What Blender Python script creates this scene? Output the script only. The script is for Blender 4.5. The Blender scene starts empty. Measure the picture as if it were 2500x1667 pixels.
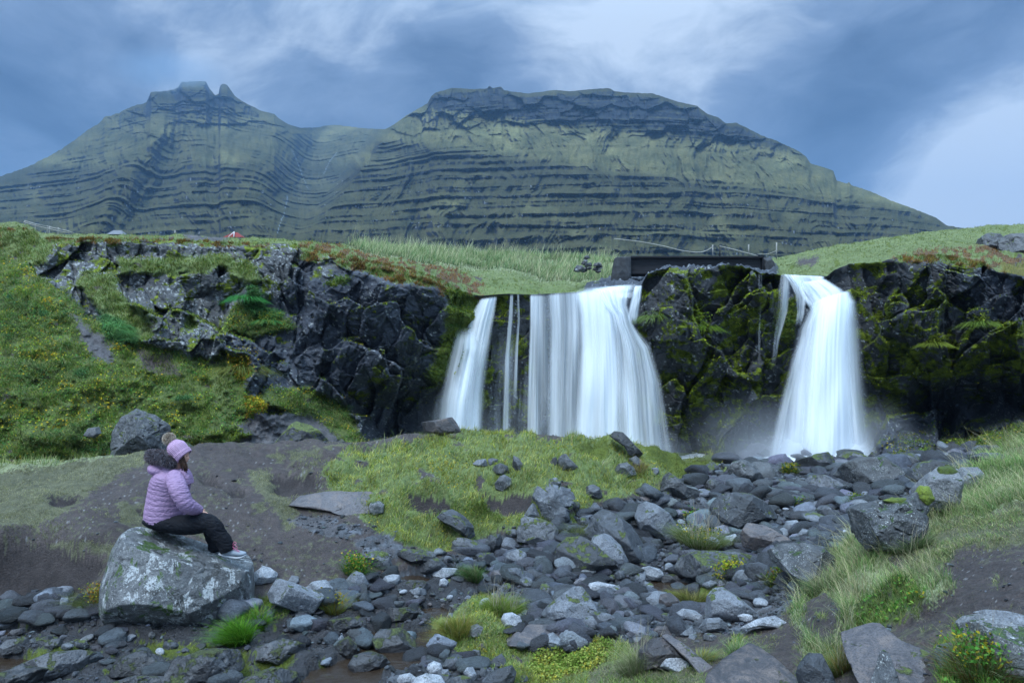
import bpy, math, random
import numpy as np
from mathutils import Vector

# ------------------------------------------------------------------ camera, world, sun, exposure
scene = bpy.context.scene
FP = 1806.0; CX = 1250.0; CY = 833.5          # 26 mm lens on a 2500 x 1667 picture; camera at the origin, level, looking along +Y
cam_d = bpy.data.cameras.new("camera"); cam = bpy.data.objects.new("camera", cam_d)
scene.collection.objects.link(cam); scene.camera = cam
cam.location = (0, 0, 0); cam.rotation_euler = (math.radians(90), 0, 0)
cam_d.sensor_width = 36; cam_d.lens = 26.0; cam_d.clip_start = 0.05; cam_d.clip_end = 9000
scene.view_settings.view_transform = 'Standard'; scene.view_settings.look = 'None'
scene.view_settings.gamma = 1; scene.view_settings.exposure = 0.70
scene.render.engine = 'CYCLES'
scene.cycles.transparent_max_bounces = 24
scene.cycles.max_bounces = 6; scene.cycles.diffuse_bounces = 3; scene.cycles.volume_bounces = 1

SUN_EL, SUN_AZ = 60.0, 215.0                   # soft light from high behind the camera, to the left
world = bpy.data.worlds.new("World"); scene.world = world; world.use_nodes = True

class NT:
    """small helper for node trees"""
    def __init__(s, tree): s.t = tree; s.n = tree.nodes; s.l = tree.links
    def new(s, kind, **kw):
        nd = s.n.new(kind)
        for k, v in kw.items(): setattr(nd, k, v)
        return nd
    def link(s, a, b): s.l.new(a, b)
    def put(s, sock, v):
        if hasattr(v, 'is_output') or isinstance(v, bpy.types.NodeSocket): s.l.new(v, sock)
        else:
            try: sock.default_value = v
            except Exception: sock.default_value = (*v, 1.0)
    def math(s, op, a, b=0.0, c=0.0, clamp=False):
        m = s.new('ShaderNodeMath', operation=op); m.use_clamp = clamp
        s.put(m.inputs[0], a); s.put(m.inputs[1], b); s.put(m.inputs[2], c); return m.outputs[0]
    def vmath(s, op, a, b=(0, 0, 0)):
        m = s.new('ShaderNodeVectorMath', operation=op); s.put(m.inputs[0], a)
        if op == 'SCALE': s.put(m.inputs[3], b)
        else: s.put(m.inputs[1], b)
        return m
    def noise(s, vec, scale, detail=4, rough=0.55, dist=0.0):
        m = s.new('ShaderNodeTexNoise'); s.put(m.inputs['Vector'], vec); m.inputs['Scale'].default_value = scale
        m.inputs['Detail'].default_value = detail; m.inputs['Roughness'].default_value = rough
        m.inputs['Distortion'].default_value = dist; return m.outputs['Fac']
    def voro(s, vec, scale, feature='F1', out='Distance'):
        m = s.new('ShaderNodeTexVoronoi', feature=feature); s.put(m.inputs['Vector'], vec)
        m.inputs['Scale'].default_value = scale; return m.outputs[out]
    def ramp(s, fac, stops):
        m = s.new('ShaderNodeValToRGB'); s.put(m.inputs[0], fac); cr = m.color_ramp
        while len(cr.elements) < len(stops): cr.elements.new(0.5)
        for e, (p, c) in zip(cr.elements, stops):
            e.position = p; e.color = (*c, 1) if hasattr(c, '__len__') else (c, c, c, 1)
        return m.outputs[0]
    def mix(s, fac, a, b, mode='MIX'):
        m = s.new('ShaderNodeMix', data_type='RGBA', blend_type=mode)
        s.put(m.inputs[0], fac); s.put(m.inputs[6], a); s.put(m.inputs[7], b); return m.outputs[2]
    def map(s, v, a, b, c=0.0, d=1.0):
        m = s.new('ShaderNodeMapRange'); m.interpolation_type = 'SMOOTHSTEP'
        s.put(m.inputs[0], v); m.inputs[1].default_value = a; m.inputs[2].default_value = b
        m.inputs[3].default_value = c; m.inputs[4].default_value = d; return m.outputs[0]

def build_world():
    w = NT(world.node_tree); w.n.clear()
    out = w.new('ShaderNodeOutputWorld'); bg = w.new('ShaderNodeBackground'); bg.inputs[1].default_value = 0.1
    w.link(bg.outputs[0], out.inputs[0])
    sky = w.new('ShaderNodeTexSky', sky_type='NISHITA', sun_disc=False)
    sky.sun_elevation = math.radians(SUN_EL); sky.sun_rotation = math.radians(SUN_AZ)
    sky.dust_density = 1.5; sky.air_density = 1.2; sky.ozone_density = 3.0
    co = w.new('ShaderNodeTexCoord'); D = co.outputs['Generated']
    sep = w.new('ShaderNodeSeparateXYZ'); w.link(D, sep.inputs[0]); Z = sep.outputs[2]
    # a stretched, warped cloud deck
    st = w.vmath('MULTIPLY', D, (1.0, 1.0, 1.6)).outputs[0]
    warp = w.new('ShaderNodeTexNoise'); w.link(st, warp.inputs['Vector']); warp.inputs['Scale'].default_value = 2.2
    warp.inputs['Detail'].default_value = 3
    wv = w.vmath('SCALE', w.vmath('SUBTRACT', warp.outputs['Color'], (0.5, 0.5, 0.5)).outputs[0], 0.40).outputs[0]
    P = w.vmath('ADD', st, wv).outputs[0]
    n1 = w.noise(P, 2.6, 7, 0.52)
    n2 = w.noise(P, 9.0, 8, 0.62)
    # thick and thin places of the deck, by direction
    def blob(px, py, r, amp):
        d = np.array([(px - CX) / FP, 1.0, (CY - py) / FP]); d /= np.linalg.norm(d)
        dist = w.vmath('DISTANCE', w.vmath('ADD', D, w.vmath('SCALE', wv, 0.30).outputs[0]).outputs[0], tuple(d)).outputs['Value']
        return w.math('MULTIPLY', w.map(dist, 0.0, r, 1.0, 0.0), amp)
    tot = w.math('ADD', w.math('MULTIPLY', w.math('SUBTRACT', n1, 0.5), 1.5), w.math('MULTIPLY', w.math('SUBTRACT', n2, 0.5), 0.85))
    for b in ((850, 20, 0.26, 0.34), (150, 60, 0.34, 0.26), (1500, 40, 0.26, 0.40), (1800, 10, 0.3, 0.28), (480, 130, 0.18, 0.12), (2450, 120, .30, .16),
              (2440, 430, 0.23, 1.0), (2560, 540, 0.22, 0.5), (1130, 90, 0.11, -0.20), (50, 330, 0.26, -0.24), (2230, 320, 0.22, -0.42),
              (2030, 200, 0.2, -0.12), (1000, 230, 0.20, -0.14), (1850, 430, 0.2, -0.06), (800, 300, 0.16, -0.08)):
        tot = w.math('ADD', tot, blob(*b))
    f = w.math('ADD', tot, 0.33, clamp=True)
    cloud = w.ramp(f, [(0.0, (0.36, 0.66, 1.25)), (0.28, (0.78, 1.25, 2.10)), (0.55, (1.50, 2.15, 3.25)), (0.95, (4.6, 5.5, 6.6))])
    # the deck is thinner, so brighter, towards the zenith
    zen = w.map(Z, 0.36, 0.9, 0.0, 1.0)
    cloud = w.mix(zen, cloud, (12.5, 19.0, 26.5, 1))
    back = w.map(sep.outputs[1], -0.15, -0.8, 0.0, 0.55)
    cloud = w.mix(back, cloud, (7.0, 10.5, 15.0, 1))
    col = w.mix(0.90, sky.outputs[0], cloud)
    w.link(col, bg.inputs[0])
build_world()

sun_d = bpy.data.lights.new("sun", 'SUN'); sun = bpy.data.objects.new("sun", sun_d); scene.collection.objects.link(sun)
sun_d.energy = 1.9; sun_d.angle = math.radians(28); sun_d.color = (0.92, 0.98, 1.0)
_el, _az = math.radians(SUN_EL), math.radians(SUN_AZ)
_dir = Vector((math.sin(_az) * math.cos(_el), math.cos(_az) * math.cos(_el), math.sin(_el)))
sun.rotation_euler = _dir.to_track_quat('Z', 'Y').to_euler()

# ------------------------------------------------------------------ numpy noise
RNG = np.random.default_rng(7)
def _hu(ix, iy, iz, seed):
    with np.errstate(over='ignore'):
        n = ix.astype(np.int32).astype(np.uint32) * np.uint32(374761393) + iy.astype(np.int32).astype(np.uint32) * np.uint32(668265263) + np.uint32((seed * 974634777) & 0xffffffff)
        if iz is not None: n = n + iz.astype(np.int32).astype(np.uint32) * np.uint32(2246822519)
        n = (n ^ (n >> np.uint32(13))) * np.uint32(1274126177)
        n = (n ^ (n >> np.uint32(16))) * np.uint32(2246822519)
        return n ^ (n >> np.uint32(15))
def _h(ix, iy, iz, seed): return _hu(ix, iy, iz, seed).astype(np.float32) / np.float32(4294967295.0)
def vnoise(x, y, z=None, seed=0):
    """gradient noise in about -1..1"""
    x, y = np.broadcast_arrays(np.asarray(x, np.float32), np.asarray(y, np.float32)); three = z is not None
    ix, iy = np.floor(x), np.floor(y); fx, fy = x - ix, y - iy
    q = lambda f: f * f * f * (f * (f * 6 - 15) + 10)
    u, v = q(fx), q(fy); k = np.float32(2.0 / 1023.0)
    def corner(dx, dy, dz, fz):
        h = _hu(ix + dx, iy + dy, (iz + dz) if three else None, seed)
        g = ((h & np.uint32(1023)).astype(np.float32) * k - 1) * (fx - dx) + (((h >> np.uint32(10)) & np.uint32(1023)).astype(np.float32) * k - 1) * (fy - dy)
        if three: g = g + (((h >> np.uint32(20)) & np.uint32(1023)).astype(np.float32) * k - 1) * (fz - dz)
        return g
    def plane(dz, fz):
        a = corner(0, 0, dz, fz); b = corner(1, 0, dz, fz); c = corner(0, 1, dz, fz); d = corner(1, 1, dz, fz)
        a = a + u * (b - a); c = c + u * (d - c); return a + v * (c - a)
    if not three: return plane(0, None) * 1.9
    z = np.broadcast_to(np.asarray(z, np.float32), x.shape); iz = np.floor(z); fz = z - iz
    a = plane(0, fz); b = plane(1, fz); return (a + q(fz) * (b - a)) * 1.8
def fbm(x, y, z=None, octv=4, seed=0, gain=0.5, lac=2.03, ridged=False):
    s = 0; a = 1; t = 0
    for o in range(octv):
        n = vnoise(np.asarray(x) * lac ** o, np.asarray(y) * lac ** o, None if z is None else np.asarray(z) * lac ** o, seed + o * 17)
        if ridged: n = 1 - 2 * np.abs(n)
        s = s + a * n; t += a; a *= gain
    return s / t
def voronoi(x, y, seed=0, jit=0.9):
    """F1, F2, cell random (3 values), local offset to the cell point"""
    x = np.asarray(x, np.float32); y = np.asarray(y, np.float32); ix, iy = np.floor(x), np.floor(y)
    F1 = np.full(x.shape, 9.0); F2 = np.full(x.shape, 9.0); c1 = np.zeros(x.shape); c2 = np.zeros(x.shape); c3 = np.zeros(x.shape)
    ox = np.zeros(x.shape); oy = np.zeros(x.shape)
    for dx in (-1, 0, 1):
        for dy in (-1, 0, 1):
            cx, cy = ix + dx, iy + dy; zz = None
            px = cx + 0.5 + (_h(cx, cy, zz, seed) - 0.5) * jit; py = cy + 0.5 + (_h(cx, cy, zz, seed + 1) - 0.5) * jit
            d = np.hypot(px - x, py - y); m = d < F1
            F2 = np.where(m, F1, np.minimum(F2, d))
            c1 = np.where(m, _h(cx, cy, zz, seed + 2), c1); c2 = np.where(m, _h(cx, cy, zz, seed + 3), c2); c3 = np.where(m, _h(cx, cy, zz, seed + 4), c3)
            ox = np.where(m, x - px, ox); oy = np.where(m, y - py, oy); F1 = np.where(m, d, F1)
    return F1, F2, c1, c2, c3, ox, oy
def sstep(a, b, x):
    t = np.clip((x - a) / (b - a), 0, 1); return t * t * (3 - 2 * t)
def inpoly(px, py, poly):
    c = np.zeros(px.shape, bool); n = len(poly); j = n - 1
    for i in range(n):
        xi, yi = poly[i]; xj, yj = poly[j]
        if yi != yj: c ^= ((yi > py) != (yj > py)) & (px < (xj - xi) * (py - yi) / (yj - yi) + xi)
        j = i
    return c
class RBF:
    def __init__(s, pts, vals):
        s.p = np.array(pts, float); v = np.array(vals, float); n = len(v)
        A = np.zeros((n + 1, n + 1)); A[:n, :n] = -np.hypot(s.p[:, None, 0] - s.p[None, :, 0], s.p[:, None, 1] - s.p[None, :, 1])
        A[:n, n] = 1; A[n, :n] = 1; s.w = np.linalg.solve(A + np.diag([1e-6] * n + [0]), np.append(v, 0))
    def __call__(s, x, y):
        r = np.full(np.shape(x), s.w[-1], float)
        for (a, b), w in zip(s.p, s.w[:-1]): r = r - w * np.sqrt((x - a) ** 2 + (y - b) ** 2)
        return r
def curve(pts, x): a = np.array(pts, float); return np.interp(x, a[:, 0], a[:, 1])
def P3(px, py, Y): return ((px - CX) / FP * Y, Y, (CY - py) / FP * Y)

# ------------------------------------------------------------------ objects
COL = scene.collection
def put(o, parent=None):
    COL.objects.link(o)
    if parent is not None: o.parent = parent
    return o
def tag(o, label=None, cat=None, group=None, kind=None):
    if label: o['label'] = label
    if cat: o['category'] = cat
    if group: o['group'] = group
    if kind: o['kind'] = kind
    return o
def empty(name, loc, label, cat, group=None, rz=0.0):
    o = bpy.data.objects.new(name, None); o.location = loc; o.rotation_euler = (0, 0, rz); o.empty_display_size = 0.1
    put(o); return tag(o, label, cat, group)
def mesh(name, V, faces, mat=None, colors=None, attrs=None, smooth=True):
    """faces: list of int arrays (n,3) / (n,4)"""
    me = bpy.data.meshes.new(name); V = np.asarray(V, np.float32).reshape(-1, 3)
    if not isinstance(faces, (list, tuple)): faces = [faces]
    faces = [np.asarray(f, np.int32) for f in faces if len(f)]
    me.vertices.add(len(V)); me.vertices.foreach_set('co', V.ravel())
    loops = np.concatenate([f.ravel() for f in faces]); tot = np.concatenate([np.full(len(f), f.shape[1], np.int32) for f in faces])
    me.loops.add(len(loops)); me.loops.foreach_set('vertex_index', loops)
    me.polygons.add(len(tot)); me.polygons.foreach_set('loop_start', np.concatenate([[0], np.cumsum(tot)[:-1]]).astype(np.int32))
    me.polygons.foreach_set('use_smooth', np.full(len(tot), smooth, bool))
    me.update(calc_edges=True)
    if colors is not None:
        c = np.ones((len(V), 4), np.float32); c[:, :3] = np.asarray(colors).reshape(-1, 3)
        a = me.attributes.new('Col', 'FLOAT_COLOR', 'POINT'); a.data.foreach_set('color', c.ravel())
    for k, v in (attrs or {}).items():
        a = me.attributes.new(k, 'FLOAT', 'POINT'); a.data.foreach_set('value', np.asarray(v, np.float32).ravel())
    if mat: me.materials.append(mat)
    return me
def obj(name, me, parent=None, loc=(0, 0, 0), **kw):
    o = bpy.data.objects.new(name, me); o.location = loc; put(o, parent); return tag(o, **kw) if kw else o
def gridfaces(ny, nx, flip=False):
    i = np.arange(ny - 1)[:, None] * nx + np.arange(nx - 1)[None, :]; i = i.ravel()
    f = np.stack([i, i + 1, i + nx + 1, i + nx], 1); return f[:, ::-1] if flip else f
def srgb(r, g, b):
    f = lambda c: (c / 255 / 12.92) if c <= 10 else ((c / 255 + 0.055) / 1.055) ** 2.4
    return (f(r), f(g), f(b))

# ------------------------------------------------------------------ materials
def new_mat(name):
    m = bpy.data.materials.new(name); m.use_nodes = True; t = NT(m.node_tree); t.n.clear()
    out = t.new('ShaderNodeOutputMaterial'); b = t.new('ShaderNodeBsdfPrincipled'); t.link(b.outputs[0], out.inputs[0])
    return m, t, b, out
def bump(t, b, h, strength, dist):
    bp = t.new('ShaderNodeBump'); bp.inputs['Strength'].default_value = strength; bp.inputs['Distance'].default_value = dist
    t.put(bp.inputs['Height'], h); t.link(bp.outputs[0], b.inputs['Normal']); return bp
def pos(t): return t.new('ShaderNodeNewGeometry').outputs['Position']
def mat_ground(name, s=1.0, bstr=0.7, bdist=0.02):
    m, t, b, _ = new_mat(name); P = pos(t)
    c = t.new('ShaderNodeAttribute', attribute_name='Col').outputs['Color']
    r = t.new('ShaderNodeAttribute', attribute_name='rgh').outputs['Fac']
    n = t.noise(P, 55 * s, 5, 0.65); n2 = t.noise(P, 9 * s, 4, 0.6)
    n3 = t.noise(P, 170 * s, 4, 0.7); v = t.math('ADD', t.math('MULTIPLY', n, 2.2), t.math('ADD', t.math('MULTIPLY', n2, 1.1), t.math('MULTIPLY', n3, 1.5))); v = t.math('MAXIMUM', t.math('ADD', v, -1.40), .12)
    t.put(b.inputs['Base Color'], t.mix(1.0, c, t.ramp(v, [(0, 0.25), (1, 1.75)]) if False else v, 'MULTIPLY'))
    t.put(b.inputs['Roughness'], r); b.inputs['Specular IOR Level'].default_value = 0.35
    bump(t, b, t.math('ADD', t.math('ADD', n, t.math('MULTIPLY', n3, .35)), t.math('MULTIPLY', n2, 1.5)), bstr, bdist); return m
M_ground = mat_ground('earth_and_turf', 1.0, .9, .03)
M_cliff = mat_ground('cliff_rock', 0.6, 0.9, 0.035)
M_mountain = mat_ground('mountain_rock', 0.012, 0.9, 2.0)
M_mountain.node_tree.nodes['Principled BSDF'].inputs['Specular IOR Level'].default_value = 0.1

def mat_foliage(name, trans=0.25):
    m, t, b, out = new_mat(name)
    c = t.new('ShaderNodeAttribute', attribute_name='Col').outputs['Color']
    t.put(b.inputs['Base Color'], c); b.inputs['Roughness'].default_value = 0.75; b.inputs['Specular IOR Level'].default_value = 0.15
    tr = t.new('ShaderNodeBsdfTranslucent'); t.put(tr.inputs[0], c); mx = t.new('ShaderNodeMixShader'); mx.inputs[0].default_value = trans
    t.link(b.outputs[0], mx.inputs[1]); t.link(tr.outputs[0], mx.inputs[2]); t.link(mx.outputs[0], out.inputs[0]); return m
M_grass = mat_foliage('grass_blades')

def mat_rock(name, base=(0.046, 0.052, 0.063), light=(0.135, 0.146, 0.168), lichen=0.35, moss=0.3, rough=0.60, fine=1.0, warm=0.0, mossc=(0.085, 0.115, 0.012)):
    m, t, b, _ = new_mat(name)
    inf = t.new('ShaderNodeObjectInfo').outputs['Random']
    off = t.new('ShaderNodeCombineXYZ'); t.put(off.inputs[0], t.math('MULTIPLY', inf, 37.0)); t.put(off.inputs[1], t.math('MULTIPLY', inf, 11.0))
    P = t.vmath('ADD', pos(t), off.outputs[0]).outputs[0]
    n0 = t.noise(P, 1.6, 3, 0.5); n1 = t.noise(P, 6.5, 7, 0.66, 0.7); n2 = t.noise(P, 24 * fine, 6, 0.68); n3 = t.noise(P, 90 * fine, 3, 0.6)
    v = t.math('ADD', t.math('ADD', t.math('MULTIPLY', n1, 0.62), t.math('MULTIPLY', t.math('SUBTRACT', n0, .5), .35)), t.math('ADD', t.math('MULTIPLY', n2, 0.38), t.math('MULTIPLY', t.math('SUBTRACT', inf, 0.5), 0.34)))
    col = t.ramp(v, [(0.32, tuple(0.45 * x for x in base)), (0.46, base), (0.60, light), (0.80, tuple(1.35 * x for x in light))])
    if warm: col = t.mix(t.math('MULTIPLY', t.map(n1, 0.45, 0.65), warm), col, (0.17, 0.125, 0.10, 1))
    col = t.mix(t.math('MULTIPLY', t.map(n3, 0.47, 0.62), 0.62), col, tuple(0.4 * x for x in base) + (1,))
    # lichen: small pale discs, clustered
    q = t.vmath('ADD', P, t.vmath('SCALE', t.vmath('SUBTRACT', t.new('ShaderNodeTexNoise').outputs['Color'], (.5, .5, .5)).outputs[0], 0.0).outputs[0]).outputs[0]
    vd = t.voro(q, 30 * fine); vd2 = t.voro(q, 13 * fine)
    cl = t.map(t.noise(P, 6 * fine, 4, 0.6), 0.60 - 0.22 * lichen, 0.72 - 0.12 * lichen)
    ed = t.math('MULTIPLY', t.noise(P, 95 * fine, 3, 0.7), 0.55)
    l1 = t.map(t.noise(t.vmath('ADD', P, (7, 1, 3)).outputs[0], 75 * fine, 4, .7, .3), .585, .62); l2 = t.map(t.noise(t.vmath('ADD', P, (3, 3, 3)).outputs[0], 34 * fine, 6, .75, .4), .60, .635)
    lm = t.math('MULTIPLY', t.math('MAXIMUM', l1, l2), t.math('MULTIPLY', cl, min(1.0, lichen * 2.2)))
    col = t.mix(lm, col, (0.36, 0.38, 0.37, 1))
    # moss on upward faces and in hollows
    nz = t.new('ShaderNodeSeparateXYZ'); t.link(t.new('ShaderNodeNewGeometry').outputs['Normal'], nz.inputs[0])
    mm = t.math('ADD', t.math('MULTIPLY', nz.outputs[2], 0.16), t.noise(P, 6.0 * fine, 7, 0.70, 0.4))
    mk = t.map(mm, 0.775 - 0.28 * moss, 0.80 - 0.28 * moss)
    mc = t.ramp(t.noise(P, 30, 4, .6), [(0.3, tuple(0.28 * x for x in mossc)), (0.7, tuple(1.25 * x for x in mossc))])
    col = t.mix(mk, col, mc)
    t.put(b.inputs['Base Color'], col)
    t.put(b.inputs['Roughness'], t.map(n2, 0.2, 0.8, rough - 0.2, min(1, rough + 0.15))); b.inputs['Specular IOR Level'].default_value = 0.6
    h = t.math('ADD', t.math('MULTIPLY', n1, 1.0), t.math('ADD', t.math('MULTIPLY', n2, 0.5), t.math('MULTIPLY', n3, 0.13)))
    h = t.math('ADD', h, t.math('MULTIPLY', mk, t.noise(P, 60, 3, .6)))
    bump(t, b, h, 0.95, 0.034); return m
M_rock = mat_rock('river_rock', lichen=0.40, moss=0.30)
M_rock_moss = mat_rock('mossy_rock', base=(0.04, 0.044, 0.052), light=(0.115, 0.122, 0.135), lichen=0.45, moss=0.52)
M_rock_lichen = mat_rock('lichen_rock', base=(0.048, 0.052, 0.058), light=(0.125, 0.13, 0.14), lichen=0.95, moss=0.30, mossc=(0.045, 0.09, 0.012))
M_boulder = mat_rock('big_boulder_rock', base=(0.080, 0.084, 0.090), light=(0.16, 0.165, 0.17), lichen=0.75, moss=0.10, mossc=(0.035, 0.075, 0.008))
def boulder_patches():
    t = NT(M_boulder.node_tree); b = [n for n in t.n if n.type == 'BSDF_PRINCIPLED'][0]; src = b.inputs['Base Color'].links[0].from_socket; P = pos(t)
    w = t.vmath('MULTIPLY', P, (1.0, 1.0, .55)).outputs[0]
    pal = t.math('MULTIPLY', t.map(t.noise(w, 7, 6, .72, .5), .545, .575), t.map(t.noise(P, 40, 4, .7), .36, .52)); c = t.mix(t.math('MULTIPLY', pal, .85), src, (.38, .40, .41, 1))
    blk = t.map(t.noise(t.vmath('ADD', w, (5, 3, 1)).outputs[0], 6.5, 6, .74, .8), .585, .60); c = t.mix(t.math('MULTIPLY', blk, .9), c, (.012, .013, .013, 1))
    sp = t.new('ShaderNodeSeparateXYZ'); t.link(P, sp.inputs[0]); lf = t.map(sp.outputs[0], -3.2, -3.9, 0.0, .05)
    g = t.map(t.math('ADD', t.noise(t.vmath('ADD', w, (2, 8, 4)).outputs[0], 5.5, 6, .72, .7), lf), .612, .625)
    c = t.mix(g, c, t.ramp(t.noise(P, 55, 3, .6), [(.3, (.012, .03, .003)), (.7, (.05, .10, .010))])); t.link(c, b.inputs['Base Color'])
boulder_patches()
M_rock_pale = mat_rock('pale_stone', base=(0.16, 0.175, 0.20), light=(0.31, 0.325, 0.355), lichen=0.05, moss=0.0, rough=0.65)
M_rock_brown = mat_rock('brown_slab_rock', base=(0.048, 0.043, 0.048), light=(0.095, 0.086, 0.092), lichen=0.12, moss=0.0, warm=0.5)
M_rock_wet = mat_rock('wet_stream_rock', base=(0.022, 0.022, 0.025), light=(0.075, 0.077, 0.085), lichen=0.10, moss=0.50, rough=0.42, mossc=(0.055, 0.07, 0.010))
M_rock_dark = mat_rock('dark_rock', base=(0.030, 0.032, 0.037), light=(0.09, 0.093, 0.10), lichen=0.55, moss=0.40, rough=0.6)
M_mound = mat_rock('moss_mound_rock', base=(0.04, 0.044, 0.052), light=(0.12, 0.125, 0.135), lichen=0.5, moss=0.86, mossc=(0.10, 0.13, 0.012))

# ------------------------------------------------------------------ terrain classes: albedo pairs, roughness
CLS = dict(dirt=((0.026, 0.019, 0.018), (0.082, 0.065, 0.062), .75), grass=((0.060, 0.095, 0.024), (0.17, 0.20, 0.075), .95),
           straw=((0.12, 0.15, 0.07), (0.27, 0.28, 0.16), .95), worn=((0.040, 0.040, 0.024), (0.145, 0.145, 0.085), .95),
           rock=((0.013, 0.016, 0.023), (0.070, 0.080, 0.104), .55), rlich=((0.035, 0.037, 0.042), (0.12, 0.125, 0.13), .72),
           mrock=((0.012, 0.013, 0.016), (0.060, 0.064, 0.072), .48), heath=((0.055, 0.032, 0.018), (0.15, 0.085, 0.036), .95),
           scree=((0.045, 0.043, 0.048), (0.11, 0.105, 0.11), .85), leafy=((0.022, 0.036, 0.010), (0.12, 0.15, 0.035), .95),
           yleaf=((0.05, 0.055, 0.015), (0.17, 0.14, 0.025), .95), teal=((0.018, 0.070, 0.030), (0.045, 0.13, 0.06), .95),
           moss=((0.035, 0.055, 0.010), (0.115, 0.14, 0.020), .95), bed=((0.016, 0.017, 0.020), (0.060, 0.064, 0.073), .42),
           mud=((0.012, 0.0115, 0.013), (0.060, 0.059, 0.064), .26), meadow=((0.075, 0.105, 0.032), (0.17, 0.20, 0.085), .95),
           earth=((0.016, 0.012, 0.012), (0.052, 0.042, 0.041), .9))
CN = list(CLS); CI = {c: i for i, c in enumerate(CN)}
def classify(px, py, polys, default, warp=14, seed=3):
    wx = px + warp * fbm(px / 40, py / 28, octv=3, seed=seed); wy = py + warp * 0.7 * fbm(px / 40, py / 28, octv=3, seed=seed + 9)
    g = np.random.default_rng(seed); wx = wx + g.normal(0, warp * .33, px.shape); wy = wy + g.normal(0, warp * .22, px.shape)
    c = np.full(px.shape, CI[default])
    for name, poly in polys: c[inpoly(wx, wy, poly)] = CI[name]
    n1 = fbm(px / 26, py / 15, octv=4, seed=seed + 60, gain=.6); n2 = fbm(px / 60, py / 30, octv=4, seed=seed + 61, gain=.6)
    c[(c == CI['heath']) & (n1 > .02)] = CI['grass']; c[(c == CI['meadow']) & (n1 > .30)] = CI['moss']
    c[(c == CI['leafy']) & (n2 > .52)] = CI['teal']; c[(c == CI['grass']) & (n1 > .33)] = CI['moss']; c[(c == CI['grass']) & (n2 < -.34)] = CI['dirt']; c[(c == CI['leafy']) & (n2 < -.42)] = CI['dirt']
    c[(c == CI['dirt']) & (n2 > .34)] = CI['worn']; c[(c == CI['mud']) & (n1 > .38)] = CI['moss']; c[(c == CI['bed']) & (n1 > .42)] = CI['moss']
    return c
LO = np.array([CLS[c][0] for c in CN]); HI = np.array([CLS[c][1] for c in CN]); RG = np.array([CLS[c][2] for c in CN])
def is_(c, *names): return np.isin(c, [CI[n] for n in names])
def blur(a, k=2):
    for _ in range(k):
        a = (np.roll(a, 1, 0) + np.roll(a, -1, 0) + 2 * a) / 4; a = (np.roll(a, 1, 1) + np.roll(a, -1, 1) + 2 * a) / 4
    return a
def colour(c, P, seed=0, fs=1.0, up=None):
    x, y, z = P[..., 0] * fs, P[..., 1] * fs, P[..., 2] * fs
    v = 0.5 + 0.42 * fbm(x * 1.3, y * 1.3, z * 1.3, 5, seed, 0.62) + 0.22 * vnoise(x * 14, y * 14, z * 14, seed + 5)
    v = np.clip(v, 0, 1)[..., None]; col = LO[c] * (1 - v) + HI[c] * v; rg = RG[c].copy()
    # lichen and moss with outlines of their own
    n = fbm(x * 3.1, y * 3.1, z * 3.1, 4, seed + 31, .6); sp = vnoise(x * 11, y * 11, z * 11, seed + 77) + 0.6 * vnoise(x * 23, y * 23, z * 23, seed + 78)
    L = (sp > 0.30) & (n > -0.02) & is_(c, 'rlich') | (sp > 0.52) & (n > 0.10) & is_(c, 'rock', 'mrock')
    col[L] = np.array([.27, .285, .29]) * (0.75 + 0.5 * _h(np.floor(x * 9), np.floor(y * 9), np.floor(z * 9), 3))[L][:, None]; rg[L] = .9
    mo = fbm(x * 1.7, y * 1.7, z * 1.7, 6, seed + 41, .68) + (0 if up is None else .38 * (up - .30))
    M = (mo > 0.12) & is_(c, 'mrock') | (mo > 0.24) & is_(c, 'rlich') | (mo > 0.42) & is_(c, 'rock')
    mv = np.clip(0.45 + 0.8 * vnoise(x * 6, y * 6, z * 6, seed + 43), 0.05, 1)[..., None]
    mcol = np.array([.020, .030, .004]) * (1 - mv) + np.array([.16, .20, .012]) * mv
    col = np.where(M[..., None], mcol, col); rg[M] = .95
    return col, rg, M
def normals(P):
    a = np.gradient(P, axis=1); b = np.gradient(P, axis=0); n = np.cross(a, b); n /= np.linalg.norm(n, axis=-1, keepdims=True) + 1e-9
    return n

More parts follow.
